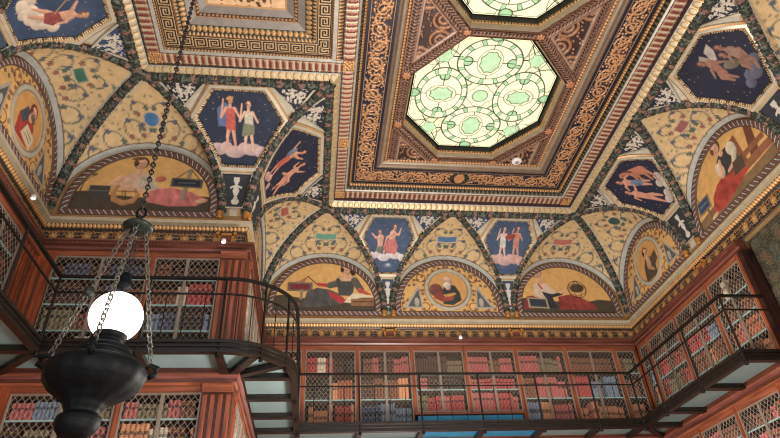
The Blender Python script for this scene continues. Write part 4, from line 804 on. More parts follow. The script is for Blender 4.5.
# =================================================================== CORNICES (upper: gilded; lower: walnut)
def cornice(name, W, u0, u1, k0, k1):
    """k0/k1: +1 concave end (band shortens as it projects), -1 convex end, 0 open"""
    t = empty(name, W.p((u0 + u1) / 2, 0, ZC)); tag(t, kind='structure')
    def bd(pname, z0, p0, z1, p1, orn, res, m):
        A0 = W.p(u0 + k0 * p0, p0, z0); A1 = W.p(u1 - k1 * p0, p0, z0); B0 = W.p(u0 + k0 * p1, p1, z1); B1 = W.p(u1 - k1 * p1, p1, z1)
        nrm = np.array([W.N[0], W.N[1], 0.]) if abs(z1 - z0) > .01 else np.array([0, 0, -1.])
        return strip('', A0, A1, B0, B1, orn, res, None, None, normal=nrm)
    multi('gilded_dentils', [bd('', 5.675, .03, 5.62, .05, o_plain((190, 140, 80)), .3, 0), bd('', 5.62, .05, 5.565, .09, o_dentil(), .0125, 0)], G_, t)
    multi('cream_ledge', [bd('', 5.565, .09, 5.56, .14, o_plain(CREAM), .3, 0), bd('', 5.56, .14, 5.50, .14, o_plain((200, 188, 158)), .3, 0), bd('', 5.50, .14, 5.47, .09, o_plain((176, 162, 130)), .3, 0)], G_, t)
    multi('bead_row', [bd('', 5.47, .09, 5.40, .05, o_beads((222, 164, 86), (44, 30, 22), .06, .45), .0125, 0), bd('', 5.40, .05, 5.375, .03, o_plain((60, 48, 40)), .3, 0)], G_, t)
    multi('gilded_frieze', [bd('', 5.375, .03, 5.12, .03, o_anthem, .0115, 0)], G_, t)
    if name != 'trim_6': 
        mb = MB(); prof = [(5.12, .03), (5.12, .20), (5.085, .22), (5.06, .19), (5.03, .21), (5.0, .17), (4.975, .15), (4.95, .15), (4.95, .0)]
        wm = [2, 2, 1, 2, 1, 2, 1, 1]
        for i in range(len(prof) - 1):
            (z0, p0), (z1, p1) = prof[i], prof[i + 1]
            mb.add([W.p(u0 + k0 * p0, p0, z0), W.p(u1 - k1 * p0, p0, z0), W.p(u1 - k1 * p1, p1, z1), W.p(u0 + k0 * p1, p1, z1)], [(0, 1, 2, 3)], wm[i])
        for (uu, kk) in ((u0, k0), (u1, -k1)):
            if kk == 0: mb.add([W.p(uu, p, z) for z, p in prof], [tuple(range(len(prof)))], 1)
        mb.build('walnut_cornice', [M['wood'], M['wooddark'], M['woodplum']], t)
        mb = MB(); n = int((u1 - u0) / .06)
        for i in range(n): u = u0 + .22 + (u1 - u0 - .44) * i / n; mb.wbox(W, u, u + .03, .18, .205, 5.03, 5.065)
        mb.build('walnut_dentils', M['woodplum'], t)
    return t
YE_ = 7.38
cornice('trim_1', WB, XM, XR, 1, 1); cornice('trim_2', WR, -YB, -YE_, 1, 0); cornice('trim_6', WR, -YE_, -2, 0, 0)
cornice('trim_3', WLF, XL, XM, 1, -1); cornice('trim_4', WL, 1.5, YL, 0, 1); cornice('trim_5', WM, YL, YB, -1, 1)
# cartouche plaques on the friezes
def plaque(W, u, where):
    t = empty('cartouche_plaque', W.p(u, .05, 5.24)); tag(t, 'small gilt-framed red plaque on frieze %s' % where, 'plaque', 'gilt-framed plaques on the frieze')
    mb = MB(); mb.wbox(W, u - .085, u + .085, .04, .075, 5.19, 5.30); mb.build('panel', mat('porphyry', (110, 60, 54), .4, 0, .2, 30, .02), t)
    mb = MB(); 
    for a in (-1, 1): mb.wbox(W, u + a * .10 - .02, u + a * .10 + .02, .04, .10, 5.15, 5.34)
    for a in (5.165, 5.325): mb.wbox(W, u - .13, u + .13, .04, .10, a - .02, a + .02)
    for a in (-1, 1):
        for zz in (5.15, 5.34): mb.tube([W.p(u + a * .13, .045, zz), W.p(u + a * .13, .11, zz)], .03, 8)
    mb.build('frame', M_gold, t)
for W, u, w in ((WB, 1.52, 'below the left back vault foot'), (WB, 4.22, 'below the right back vault foot'), (WR, -8.5, 'of the right wall'), (WLF, -1.42, 'near the left projecting corner')): plaque(W, u, w)
# =================================================================== BOOKCASES
HP = PR
rb = random.Random(11)
BOOKCOL = {'red': (168, 58, 62), 'pink': (178, 92, 92), 'brown': (118, 72, 54), 'tan': (206, 138, 98), 'dark brown': (72, 46, 42), 'navy': (58, 74, 104), 'grey-blue': (112, 132, 158), 'black': (44, 40, 44), 'cream': (214, 202, 178), 'russet': (156, 84, 58), 'green': (66, 96, 84), 'olive': (118, 108, 84)}
BM = {}
gm = mat('gilt_tooling', (176, 134, 84), .4, .3, .1, 60, 0)
def book_mesh(cname):
    if cname in BM: return BM[cname]
    mb = MB(); n = 6; pr = []
    # rounded spine facing -y, unit size 1x1x1 with origin at bottom front centre
    out = [(-.5, .10)] + [(-.5 * math.cos(PI * k / n), .10 * (1 - math.sin(PI * k / n) * 1.0)) for k in range(1, n)] + [(.5, .10)]
    ring = out + [(.5, 1), (-.5, 1)]
    vs = [(x, y, z) for z in (0, 1) for x, y in ring]; k = len(ring); fs = [tuple(range(k))[::-1], tuple(range(k, 2 * k))] + [(i, (i + 1) % k, k + (i + 1) % k, k + i) for i in range(k)]
    mb.add(vs, fs, 0)
    for z, hh in ((.10, .007), (.30, .006), (.52, .006), (.78, .007), (.92, .007)):
        r2 = [(x * 1.03, y * 1. - .015) for x, y in out]; vs = [(x, y, zz) for zz in (z - hh, z + hh) for x, y in r2]; q = len(r2)
        mb.add(vs, [(i, i + 1, q + i + 1, q + i) for i in range(q - 1)], 1)
    r2 = [(x * 1.02, y - .01) for x, y in out[1:-1]]; q = len(r2); vs = [(x, y, zz) for zz in (.58, .72) for x, y in r2]; mb.add(vs, [(i, i + 1, q + i + 1, q + i) for i in range(q - 1)], 2)
    c = BOOKCOL[cname]; lab = tuple(int(v * .55) for v in c)
    me = bpy.data.meshes.new('book'); me.from_pydata(mb.v, [], mb.f)
    for m in (mat('leather_' + cname.replace(' ', '_').replace('-', '_'), c, .5, 0, .18, 14, .05), gm, mat('spine_label_' + cname.replace(' ', '_').replace('-', '_'), lab, .5, 0, .1, 14, 0)): me.materials.append(m)
    me.polygons.foreach_set('material_index', mb.m); me.update(); BM[cname] = me; return me
BOOKS = []       # (matrix, colour, label, shelf, importance)
CAMP = None
DIA = {}
def grille_mesh(w, h):
    """diamond wire lattice w x h in local (u, depth, z), centred at bottom left"""
    key = (round(w, 3), round(h, 3))
    if key in DIA: return DIA[key]
    mb = MB(); dx, dz = .085, .11; sl = dz / dx; t = .0019
    for s in (1, -1):
        k0 = -int(h / dz) - 2; k1 = int(w / dx) + int(h / dz) + 3
        for k in range(k0, k1):
            # line u = k*dx + s*z/sl
            a = k * dx; pts = []
            z0, z1 = 0., h
            if s > 0: zs_, ze = max(0, (0 - a) * sl), min(h, (w - a) * sl)
            else: zs_, ze = max(0, (a - w) * sl), min(h, a * sl)
            if ze - zs_ < .01: continue
            u0 = a + s * zs_ / sl; u1 = a + s * ze / sl; yy = .004 * s
            nx, nz = sl * t / math.hypot(1, sl), t / math.hypot(1, sl)
            nx, nz = nx, -s * nz
            P = []
            for y in (yy - .0012, yy + .0012): P += [(u0 - nx, y, zs_ - nz), (u0 + nx, y, zs_ + nz), (u1 + nx, y, ze + nz), (u1 - nx, y, ze - nz)]
            mb.add(P, [(0, 1, 2, 3), (7, 6, 5, 4), (0, 4, 5, 1), (2, 6, 7, 3), (1, 5, 6, 2), (0, 3, 7, 4)])
    me = bpy.data.meshes.new('grille'); me.from_pydata(mb.v, [], mb.f); me.materials.append(M['brass']); me.update(); DIA[key] = me; return me
def wmat(W, u, h, z):
    x, y, _ = W.p(u, h, z); return Matrix(((W.T[0], -W.N[0], 0, x), (W.T[1], -W.N[1], 0, y), (0, 0, 1, z), (0, 0, 0, 1)))
ORD = ['first', 'second', 'third', 'fourth', 'fifth', 'sixth', 'seventh', 'eighth', 'ninth', 'tenth', 'eleventh', 'twelfth', 'thirteenth', 'fourteenth', 'fifteenth', 'sixteenth', 'seventeenth', 'eighteenth', 'nineteenth', 'twentieth', 'twenty-first', 'twenty-second', 'twenty-third', 'twenty-fourth', 'twenty-fifth', 'twenty-sixth', 'twenty-seventh', 'twenty-eighth', 'twenty-ninth', 'thirtieth']
def bookcase(W, u0, u1, z0, z1, rows, label, where, mull=True, palette=None, stileL=.075, stileR=.0, prior=1.):
    """face plane at h=HP; cabinet goes back .36"""
    f = HP; t = empty('bookcase', W.p((u0 + u1) / 2, f, z0)); tag(t, label, 'bookcase', 'wire-fronted walnut bookcases')
    a, b_ = u0 + stileL, u1 - stileR
    mb = MB(); mb.wbox(W, a, b_, f - .34, f - .32, z0, z1); mb.wbox(W, a, b_, f - .32, f - .02, z1 - .03, z1); mb.wbox(W, a, a + .015, f - .32, f - .02, z0, z1 - .03); mb.wbox(W, b_ - .015, b_, f - .32, f - .02, z0, z1 - .03); mb.wbox(W, a + .015, b_ - .015, f - .32, f - .02, z0, z0 + .02); mb.build('carcass', M['interior'], t)
    for (p, q) in (((u0, a),) if stileL else ()) + (((b_, u1),) if stileR else ()):
        mb = MB(); mb.wbox(W, p, q, f - .34, f, z0 - .04, z1 + .1); mb.wbox(W, p + .018, q - .018, f, f + .018, z0, z1 + .06); mb.build('stile', M['wood'], t)
    mb = MB(); mb.wbox(W, a, b_, f - .34, f, z1, z1 + .10); mb.wbox(W, a, b_, f, f + .012, z1 + .02, z1 + .07); mb.build('top_rail', M['woodh'], t)
    mb = MB(); mb.wbox(W, a, b_, f - .34, f, z0 - .04, z0); mb.build('bottom_rail', M['woodh'], t)
    zs = [z0 + .02] + [z0 + (z1 - z0) * r for r in rows] + [z1 - .03]
    for z in zs[1:-1]:
        mb = MB(); mb.wbox(W, a + .015, b_ - .015, f - .32, f - .05, z - .012, z + .008); mb.wbox(W, a + .015, b_ - .015, f - .05, f - .03, z - .012, z + .008, 1); mb.build('shelf', [M['shelf'], M['shelfedge']], t)
    mids = [a, (a + b_) / 2, b_] if mull else [a, b_]
    for i in range(len(mids) - 1):
        p, q = mids[i], mids[i + 1]; fr = .022; mb = MB(); mb.wbox(W, p, p + fr, f - .012, f + .01, z0, z1); mb.wbox(W, q - fr, q, f - .012, f + .01, z0, z1); mb.wbox(W, p + fr, q - fr, f - .012, f + .01, z1 - fr, z1); mb.wbox(W, p + fr, q - fr, f - .012, f + .01, z0, z0 + fr)
        d = mb.build('door', M['doorframe'], t)
        g = bpy.data.objects.new('grille', grille_mesh(q - p - 2 * fr, z1 - z0 - 2 * fr)); C.objects.link(g); g.parent = d; g.matrix_parent_inverse = (Matrix.Translation(Vector(t.location))).inverted() @ Matrix.Identity(4)
        g.matrix_parent_inverse = Matrix.Identity(4); loc = wmat(W, p + fr, f - .001, z0 + fr); g.matrix_basis = loc   # door's own matrix_world is identity
    # books
    nr = len(zs) - 1; names = {1: ['only'], 2: ['lower', 'upper'], 3: ['bottom', 'middle', 'top'], 4: ['bottom', 'second-lowest', 'second-highest', 'top']}[nr]
    pal = palette or [None] * nr
    for r in range(nr):
        zb = zs[r] + (.0085 if r else .0005); ht = zs[r + 1] - zs[r] - .03; u = a + .03; cnt = 0
        cols = pal[r] or ['red', 'brown', 'tan', 'navy', 'dark brown', 'russet', 'grey-blue', 'pink', 'cream', 'olive', 'black']
        while u < b_ - .08:
            c = rb.choice(cols); run = rb.randint(2, 7); th = rb.uniform(.045, .066); hh = ht * rb.uniform(.66, .93)
            if rb.random() < .08: u += rb.uniform(.03, .09)
            for _ in range(run):
                if u + th > b_ - .02: break
                w_ = th * rb.uniform(.94, 1.06); hb = min(hh * rb.uniform(.985, 1.01), ht); MX = wmat(W, u + w_ / 2, f - .05, zb) @ Matrix.Diagonal((w_ * .96, .2, hb, 1))
                cnt += 1; lab = '%s leather book, %s from left on %s shelf, %s' % (c, ORD[min(cnt, 30) - 1], names[r], where)
                BOOKS.append((MX, c, lab, 'books on the %s shelf of %s' % (names[r], where), prior)); u += w_ + .002
    return t
B1 = ['red', 'pink', 'tan', 'russet']; B2 = ['navy', 'grey-blue', 'black', 'tan']; B3 = ['brown', 'dark brown', 'black', 'pink', 'cream']
zt = 4.85; zb0 = 3.26
backb = [(-1.0, -.26), (-.26, .8), (.8, 1.9), (1.9, 2.99), (2.99, 4.07), (4.07, 5.15), (5.15, 6.23), (6.23, 6.78)]
pals = [[B2, B3, B3], [['tan', 'tan', 'red', 'russet'], ['tan', 'black', 'brown', 'russet'], ['black', 'cream', 'red', 'dark brown']], [['grey-blue', 'navy', 'grey-blue', 'tan'], ['dark brown', 'tan', 'brown'], ['dark brown', 'pink', 'brown']],
        [['red', 'pink', 'olive', 'red'], ['black', 'olive', 'dark brown', 'pink'], ['olive', 'dark brown', 'black']], [['red', 'pink', 'red'], ['pink', 'red'], ['pink', 'red', 'brown']],
        [['grey-blue', 'tan', 'pink', 'cream'], ['pink', 'brown', 'grey-blue'], ['olive', 'pink', 'olive']], [['tan', 'tan', 'pink'], ['red', 'grey-blue', 'dark brown'], ['brown', 'pink', 'brown']], [['brown', 'pink', 'tan'], ['brown', 'red'], ['brown', 'olive']]]
places = ['by the curved gallery corner', 'first wide case on back gallery', 'second wide case on back gallery', 'third wide case on back gallery', 'fourth wide case on back gallery', 'fifth wide case on back gallery', 'sixth wide case on back gallery', 'narrow back case by right corner']
blab = ['walnut bookcase half hidden behind the curved railing at the left of the back gallery', 'walnut bookcase with tan lower volumes, leftmost full one on the back gallery', 'walnut bookcase with grey-blue sets on its bottom shelf, on the back gallery', 'walnut bookcase with red and olive sets, above the blue ledge, third on back gallery', 'walnut bookcase filled with matching red sets, in the middle of the back gallery', 'walnut bookcase with olive top shelf and pale blue volumes below, on back gallery', 'walnut bookcase of brown and tan sets, second from the right back corner', 'narrow walnut bookcase in the right back corner, on the back wall']
for i, (p, q) in enumerate(backb):
    lo = 3.26 if i not in (3, 4) else 3.60
    bookcase(WB, p, q, lo, zt, ((.38, .70) if i not in (3, 4) else (.36, .61)), blab[i], places[i], mull=(i not in (0, 7)), palette=pals[i], stileR=.07 if i == 7 else 0)
# right gallery
rr = [(-11.2, -10.82), (-10.82, -9.7), (-9.7, -8.55), (-8.55, -7.5)]
mix1 = [['tan', 'russet', 'pink'], ['brown', 'olive', 'tan', 'red'], ['grey-blue', 'red', 'cream', 'brown'], ['dark brown', 'brown', 'black']]
rl = ['narrow walnut bookcase in the right back corner, on the right wall', 'walnut bookcase of mixed brown and tan books, nearest the right back corner', 'walnut bookcase of brown, red and blue books, middle of the right gallery', 'walnut bookcase with green books low down, at the open end of right gallery']
rp = ['narrow right case by back corner', 'first wide case on right gallery', 'second wide case on right gallery', 'end case of right gallery']
for i, (p, q) in enumerate(rr):
    pl = [list(m) for m in mix1]
    if i == 3: pl = [['green', 'tan', 'brown'], ['tan', 'pink', 'russet'], ['dark brown', 'brown'], ['dark brown', 'black', 'cream']]
    bookcase(WR, p, q, 3.26, zt, (.26, .50, .74), rl[i], rp[i], mull=(i > 0), palette=pl, stileR=.07 if i == 3 else 0)
mb = MB(); mb.wbox(WR, -7.5, -7.40, HP - .36, HP + .01, 3.23, 4.95); mb.wbox(WR, -7.40, -7.37, HP - .30, HP - .05, 3.3, 4.8)
o = mb.build('end_panel', M['woodblack']); tag(o, 'dark walnut end panel closing the right gallery bookcases beside the tapestry', 'panel')
# left back (projecting) upper
dk = [['red', 'russet', 'tan', 'cream', 'red'], ['brown', 'navy', 'olive', 'red'], ['brown', 'dark brown', 'navy', 'red'], ['dark brown', 'navy', 'grey-blue', 'brown']]
bookcase(WLF, -3.86, -2.46, 3.26, zt, (.27, .52, .78), 'wide walnut bookcase behind the hanging globe lamp, on the left gallery', 'wide case behind the hanging lamp', palette=dk, prior=1.3)
bookcase(WLF, -2.46, -1.45, 3.26, zt, (.27, .52, .78), 'walnut bookcase beside fluted corner pilaster on the left gallery', 'left gallery case beside fluted pilaster', palette=[['navy', 'black', 'red', 'grey-blue'], ['grey-blue', 'navy', 'black'], ['red', 'cream', 'brown'], ['brown', 'dark brown']], prior=1.3)
# left wall upper
for i, (p, q) in enumerate(((5.3, 6.2), (6.2, 7.3))):
    bookcase(WL, p, q, 3.26, zt, (.27, .52, .78), ['walnut bookcase at the far left edge above the gallery', 'walnut bookcase on the left wall next to the orange corner pilaster'][i], ['left-edge case on left wall', 'left-wall case by corner pilaster'][i], palette=[['brown', 'dark brown', 'pink'], ['pink', 'brown', 'cream'], ['brown', 'pink'], ['brown', 'dark brown']])
# return wall upper
for i, (p, q) in enumerate(((8.12, 9.15), (9.15, 10.15), (10.15, 11.18))):
    bookcase(WM, p, q, 3.26, zt, (.36, .66), 'walnut bookcase seen edge-on behind the corner pilaster, %s from it' % ['nearest', 'second', 'farthest'][i], '%s edge-on case' % ['near', 'second', 'far'][i], palette=[B2, B2, B3])
# lower tier
lz0, lz1 = 1.25, 2.80
dk2 = [['brown', 'dark brown', 'olive', 'tan'], ['olive', 'brown', 'cream', 'dark brown'], ['dark brown', 'pink', 'brown', 'olive'], ['olive', 'pink', 'brown', 'grey-blue']]
bookcase(WLF, -3.86, -2.50, lz0, lz1, (.28, .54, .79), 'walnut bookcase under the left gallery, left of the dark lamp urn', 'lower case left of the lamp urn', palette=dk2, prior=1.4)
bookcase(WLF, -2.50, -1.45, lz0, lz1, (.28, .54, .79), 'walnut bookcase under the left gallery, right of the dark lamp urn', 'lower case right of the lamp urn', palette=[dk2[0], ['red', 'brown', 'tan', 'grey-blue'], ['brown', 'cream', 'tan'], dk2[3]], prior=1.4)
for i, (p, q) in enumerate(((8.12, 9.15), (9.15, 10.15), (10.15, 11.18))):
    bookcase(WM, p, q, lz0, lz1, (.28, .54, .79), 'lower walnut bookcase seen edge-on under the curved gallery, %s from the corner' % ['nearest', 'second', 'farthest'][i], '%s lower edge-on case' % ['near', 'second', 'far'][i], palette=[B2, B2, B3, B2])
for i, (p, q) in enumerate(((-11.2, -10.1), (-10.1, -9.0), (-9.0, -7.9), (-7.9, -6.8), (-6.8, -5.7))):
    bookcase(WR, p, q, lz0, lz1, (.28, .54, .79), 'lower walnut bookcase under the right gallery, %s from the back corner' % ORD[i], '%s lower right case' % ORD[i], palette=[['brown', 'dark brown', 'pink']] * 4, prior=.9)
for i, (p, q) in enumerate(backb[1:-1]):
    pass
# lower walnut cladding, friezes
def lower_trim(name, W, u0, u1, k0, k1):
    mb = MB(); prof = [(3.08, .0), (3.08, .17), (3.04, .20), (3.01, .20), (2.98, .17), (2.93, .16), (2.90, .14), (2.90, .0)]; wm = [1, 2, 0, 2, 1, 0, 1]
    for i in range(len(prof) - 1):
        (z0, p0), (z1, p1) = prof[i], prof[i + 1]; mb.add([W.p(u0 + k0 * p0, p0, z0), W.p(u1 - k1 * p0, p0, z0), W.p(u1 - k1 * p1, p1, z1), W.p(u0 + k0 * p1, p1, z1)], [(0, 1, 2, 3)], wm[i])
    mb.wbox(W, u0 + .14 * (k0 == 1), u1 - .14 * (k1 == 1), -.2, .13, 3.08, 3.22, 1)
    o = mb.build(name, [M['woodh'], M['wooddark'], M['woodplum']]); tag(o, kind='structure')
lower_trim('trim_7', WB, XM, XR, 1, 1); lower_trim('trim_8', WR, -YB, -5.5, 1, 0); lower_trim('trim_9', WLF, XL, XM, 1, -1); lower_trim('trim_10', WL, 1.5, YL, 0, 1); lower_trim('trim_11', WM, YL, YB, -1, 1)
for nm, W, u0, u1 in (('baseboard_back', WB, XM, XR), ('baseboard_right', WR, -YB, -2), ('baseboard_left_back', WLF, XL, XM), ('baseboard_left', WL, 1.5, YL), ('baseboard_corner', WM, YL, YB)):
    mb = MB(); mb.wbox(W, u0, u1, -.25, .12, FZ, 1.2 if nm != 'baseboard_back' else 2.9); o = mb.build(nm, M['wooddark']); tag(o, kind='structure')
# pilasters
def pilaster(W, u0, u1, z0, z1, label, h=.02, deep=.2):
    t = empty('pilaster', W.p((u0 + u1) / 2, HP, z0)); tag(t, label, 'pilaster')
    mb = MB(); mb.wbox(W, u0, u1, HP - deep, HP + h, z0, z1); mb.build('shaft', M['wooddark'], t)
    w = (u1 - u0); mb = MB(); n = 4
    for i in range(n): a = u0 + w * (i + .22) / n; mb.wbox(W, a, a + w / n * .56, HP + h, HP + h + .022, z0 + .1, z1 - .14)
    mb.build('reeding', M['wood'], t)  # orange reeds on the dark shaft put lit edges into the wood colour
    mb = MB(); mb.wbox(W, u0 + .002, u1 - .002, HP + h, HP + h + .04, z1 - .10, z1 - .03); mb.wbox(W, u0 + .002, u1 - .002, HP + h, HP + h + .055, z1 - .03, z1); mb.build('capital', M['woodh'], t)
    mb = MB(); mb.wbox(W, u0 + .002, u1 - .002, HP + h, HP + h + .035, z0, z0 + .08); mb.build('base', M['woodh'], t)
pilaster(WLF, -1.45, XM + HP, 3.225, 4.95, 'reeded orange walnut pilaster on the projecting corner above the gallery')
pilaster(WLF, -1.45, XM + HP, 1.2, 2.9, 'dark reeded walnut pilaster on projecting corner beneath the gallery')
pilaster(WM, YL - HP + .205, 8.11, 3.225, 4.95, 'return-side walnut pilaster of the projecting corner above the gallery', 0)
pilaster(WM, YL - HP + .205, 8.11, 1.2, 2.9, 'return-side walnut pilaster of the projecting corner beneath the gallery', 0)
pilaster(WL, 7.3, YL - HP, 3.225, 4.95, 'orange walnut pilaster in the left inner corner above the gallery')
pilaster(WL, 7.3, YL - HP, 1.2, 2.9, 'orange walnut pilaster in the left inner corner beneath the gallery')
mb = MB(); mb.wbox(WLF, XL + HP + .001, -3.861, HP - .2, HP, 3.225, 4.95); mb.build('stile', M['wood'], bpy.data.objects['bookcase.012'] if 'bookcase.012' in bpy.data.objects else None)
mb = MB(); mb.wbox(WLF, XL + HP + .001, -3.861, HP - .2, HP, 1.2, 2.9); mb.build('stile', M['wood'], bpy.data.objects['bookcase.012'])
# ledge below the third and fourth cases, blue lamp light put into its colour
mb = MB(); mb.wbox(WB, 1.98, 4.05, HP - .30, HP - .03, 3.24, 3.54); o = mb.build('blue_lit_ledge', M['bluelit']); tag(o, 'low ledge bright with blue light at the foot of the back gallery bookcases', 'ledge')
# =================================================================== CAMERA
f_px, pit, yaw, rol = 594.591, math.radians(35.664), math.radians(8.401), math.radians(-3.366)
Fw = Vector((math.sin(yaw) * math.cos(pit), math.cos(yaw) * math.cos(pit), math.sin(pit))); Rt = Vector((math.cos(yaw), -math.sin(yaw), 0)); Up = Rt.cross(Fw)
R2 = Rt * math.cos(rol) + Up * math.sin(rol); U2 = -Rt * math.sin(rol) + Up * math.cos(rol)
cd = bpy.data.cameras.new('camera'); cam = bpy.data.objects.new('camera', cd); C.objects.link(cam)
cam.matrix_world = Matrix((( R2.x, U2.x, -Fw.x, 0), (R2.y, U2.y, -Fw.y, 0), (R2.z, U2.z, -Fw.z, 0), (0, 0, 0, 1)))
cd.sensor_width = 36; cd.lens = f_px / 780 * 36; cd.clip_start = .05; cd.clip_end = 200; bpy.context.scene.camera = cam
def px(P):
    P = Vector(P); d = P.dot(Fw)
    return (390 + f_px * P.dot(R2) / d, 219 - f_px * P.dot(U2) / d, d) if d > .1 else (-999, -999, 1)
# ------------------------------------------------------------------ place books: 300 largest in view as individuals
def score(b_):
    MX = b_[0]; q = [px(MX @ Vector(v)) for v in ((-.5, 0, 0), (.5, 0, 0), (.5, 0, 1), (-.5, 0, 1))]
    c = ((q[0][0] + q[2][0]) / 2, (q[0][1] + q[2][1]) / 2)
    if not (2 < c[0] < 778 and 2 < c[1] < 436): return 0
    ar = abs(sum(q[i][0] * q[(i + 1) % 4][1] - q[(i + 1) % 4][0] * q[i][1] for i in range(4))) / 2
    if b_[3].endswith('edge-on case'): ar *= .05
    if 'lamp urn' in b_[3] and c[0] < 140 and c[0] > 42 and c[1] < 438: ar *= .3
    return ar
BOOKS.sort(key=score, reverse=True)
ind = [b_ for b_ in BOOKS[:300]]; rest = [b_ for b_ in BOOKS[300:]]
for MX, c, lab, grp, _ in ind:
    o = bpy.data.objects.new('book', book_mesh(c)); C.objects.link(o); o.matrix_world = MX; tag(o, lab, 'book', grp)
mb = MB(); mats = []; mid = {}
for MX, c, lab, grp, _ in rest:
    me = book_mesh(c)
    if c not in mid: mid[c] = len(mats); mats += list(me.materials)
    base = len(mb.v); mb.v += [tuple(MX @ v.co) for v in me.vertices]
    for p in me.polygons: mb.f.append(tuple(base + i for i in p.vertices)); mb.m.append(mid[c] + p.material_index)
o = mb.build('books', mats); tag(o, 'the smaller and farther leather books filling the rest of the shelves', 'books', None, 'stuff')
print('books', len(BOOKS))
# =================================================================== GALLERY
ga = empty('gallery_balcony', (-.27, YB - GE, ZF)); tag(ga, 'dark iron gallery balcony with black railing and glass floor panels around upper bookcases', 'balcony')
cxk, cyk, rk = XM, YL, GE
arcp = [(cxk + rk * math.sin(t), cyk - rk * math.cos(t)) for t in np.linspace(0, PI / 2, 17)]
edge = [(XL + GE, 2.2), (XL + GE, YL - GE)] + arcp + [(XM + GE, YB - GE), (XR - GE, YB - GE), (XR - GE, 7.34), (XR - HP - .06, 7.34)]
def sweep(mb, path, prof, mi=0, closed=False):
    """profile (outward offset, z) swept along plan path with mitres; outward = left normal reversed"""
    n = len(path); rings = []
    for i, (x, y) in enumerate(path):
        a = path[i - 1] if i > 0 else None; c = path[i + 1] if i < n - 1 else None
        d1 = Vector((x - a[0], y - a[1])).normalized() if a else None; d2 = Vector((c[0] - x, c[1] - y)).normalized() if c else None
        d1 = d1 or d2; d2 = d2 or d1; n1 = Vector((d1.y, -d1.x)); n2 = Vector((d2.y, -d2.x)); k = (n1 + n2) / (1 + n1.dot(n2)); rings.append([(x + k.x * o_, y + k.y * o_, z) for o_, z in prof])
    m = len(prof); vs = [v for r in rings for v in r]; fs = []
    for i in range(n - 1):
        for j in range(m): fs.append((i * m + j, i * m + (j + 1) % m, (i + 1) * m + (j + 1) % m, (i + 1) * m + j))
    fs += [tuple(range(m))[::-1], tuple(range((n - 1) * m, n * m))]; mb.add(vs, fs, mi)
mb = MB(); sweep(mb, edge, [(0, 3.17), (0, 3.03), (-.05, 3.03), (-.05, 3.17)]); sweep(mb, edge, [(.03, 3.19), (.03, 3.15), (0, 3.15), (0, 3.19)]); sweep(mb, edge, [(.022, 3.11), (.022, 3.095), (0, 3.095), (0, 3.11)]); sweep(mb, edge, [(.03, 3.05), (.03, 3.02), (-.06, 3.02), (-.06, 3.05)]); mb.build('fascia', M['bronze'], ga)
# inner ledger against the bookcases
inn = .17
def slab(poly, z0, z1, name, m):
    n = len(poly); vs = [(x, y, z0) for x, y in poly] + [(x, y, z1) for x, y in poly]; fs = [tuple(range(n))[::-1], tuple(range(n, 2 * n))] + [(i, (i + 1) % n, n + (i + 1) % n, n + i) for i in range(n)]
    return mesh_obj(name, vs, fs, m, ga)
def beam(a, b_, w=.05, z0=3.02, z1=3.15, name='beam'):
    a = Vector((*a, 0)); b_ = Vector((*b_, 0)); d = (b_ - a).normalized(); n = Vector((-d.y, d.x, 0)) * w / 2; P = [a - n, b_ - n, b_ + n, a + n]; mb = MB()
    mb.box8([(p.x, p.y, z0 + .02) for p in P] + [(p.x, p.y, z1) for p in P]); n2 = n * 1.7; P = [a - n2, b_ - n2, b_ + n2, a + n2]; mb.box8([(p.x, p.y, z0) for p in P] + [(p.x, p.y, z0 + .02) for p in P]); mb.build(name, M['bronze'], ga)
e_ = .06; GLz = (3.11, 3.13)
# back glass panels & beams
bx = [XM + GE, .8, 1.91, 3.01, 4.11, 5.18, XR - GE]
for i in range(6):
    slab([(bx[i] + .03, YB - GE + e_), (bx[i + 1] - .03, YB - GE + e_), (bx[i + 1] - .03, YB - .21), (bx[i] + .03, YB - .21)], *GLz, 'floor_glass', M['bluelit'] if i in (2, 3) else M['glassfloor'])  # two panels get the blue light as their colour
for x in bx: beam((x, YB - GE + .05), (x, YB - .2))
slab([(XM + .21, YB - GE + .03), (XM + GE - .03, YB - GE + .03), (XM + GE - .03, YB - .21), (XM + .21, YB - .21)], *GLz, 'floor_glass', M['glassfloor'])
slab([(XR - GE + .03, YB - GE + .03), (XR - .21, YB - GE + .03), (XR - .21, YB - .21), (XR - GE + .03, YB - .21)], *GLz, 'floor_glass', M['glassfloor'])
ry = [YB - GE, 9.62, 8.48, 7.34]
for i in range(3): slab([(XR - GE + e_, ry[i] - .03), (XR - .21, ry[i] - .03), (XR - .21, ry[i + 1] + .06), (XR - GE + e_, ry[i + 1] + .06)], *GLz, 'floor_glass', M['glassfloor'])
for y in ry[:-1]: beam((XR - GE + .05, y), (XR - .2, y), .07)
beam((XR - GE + .05, YB - GE + .05), (XR - .2, YB - .2))
# return side
my = [YL + .0, 8.8, 9.65, YB - GE]
for i in range(3): slab([(XM + .21, my[i] + .03), (XM + GE - e_, my[i] + .03), (XM + GE - e_, my[i + 1] - .03), (XM + .21, my[i + 1] - .03)], *GLz, 'floor_glass', M['glassfloor'])
for y in my: beam((XM + .2, y), (XM + GE - .05, y), .06)
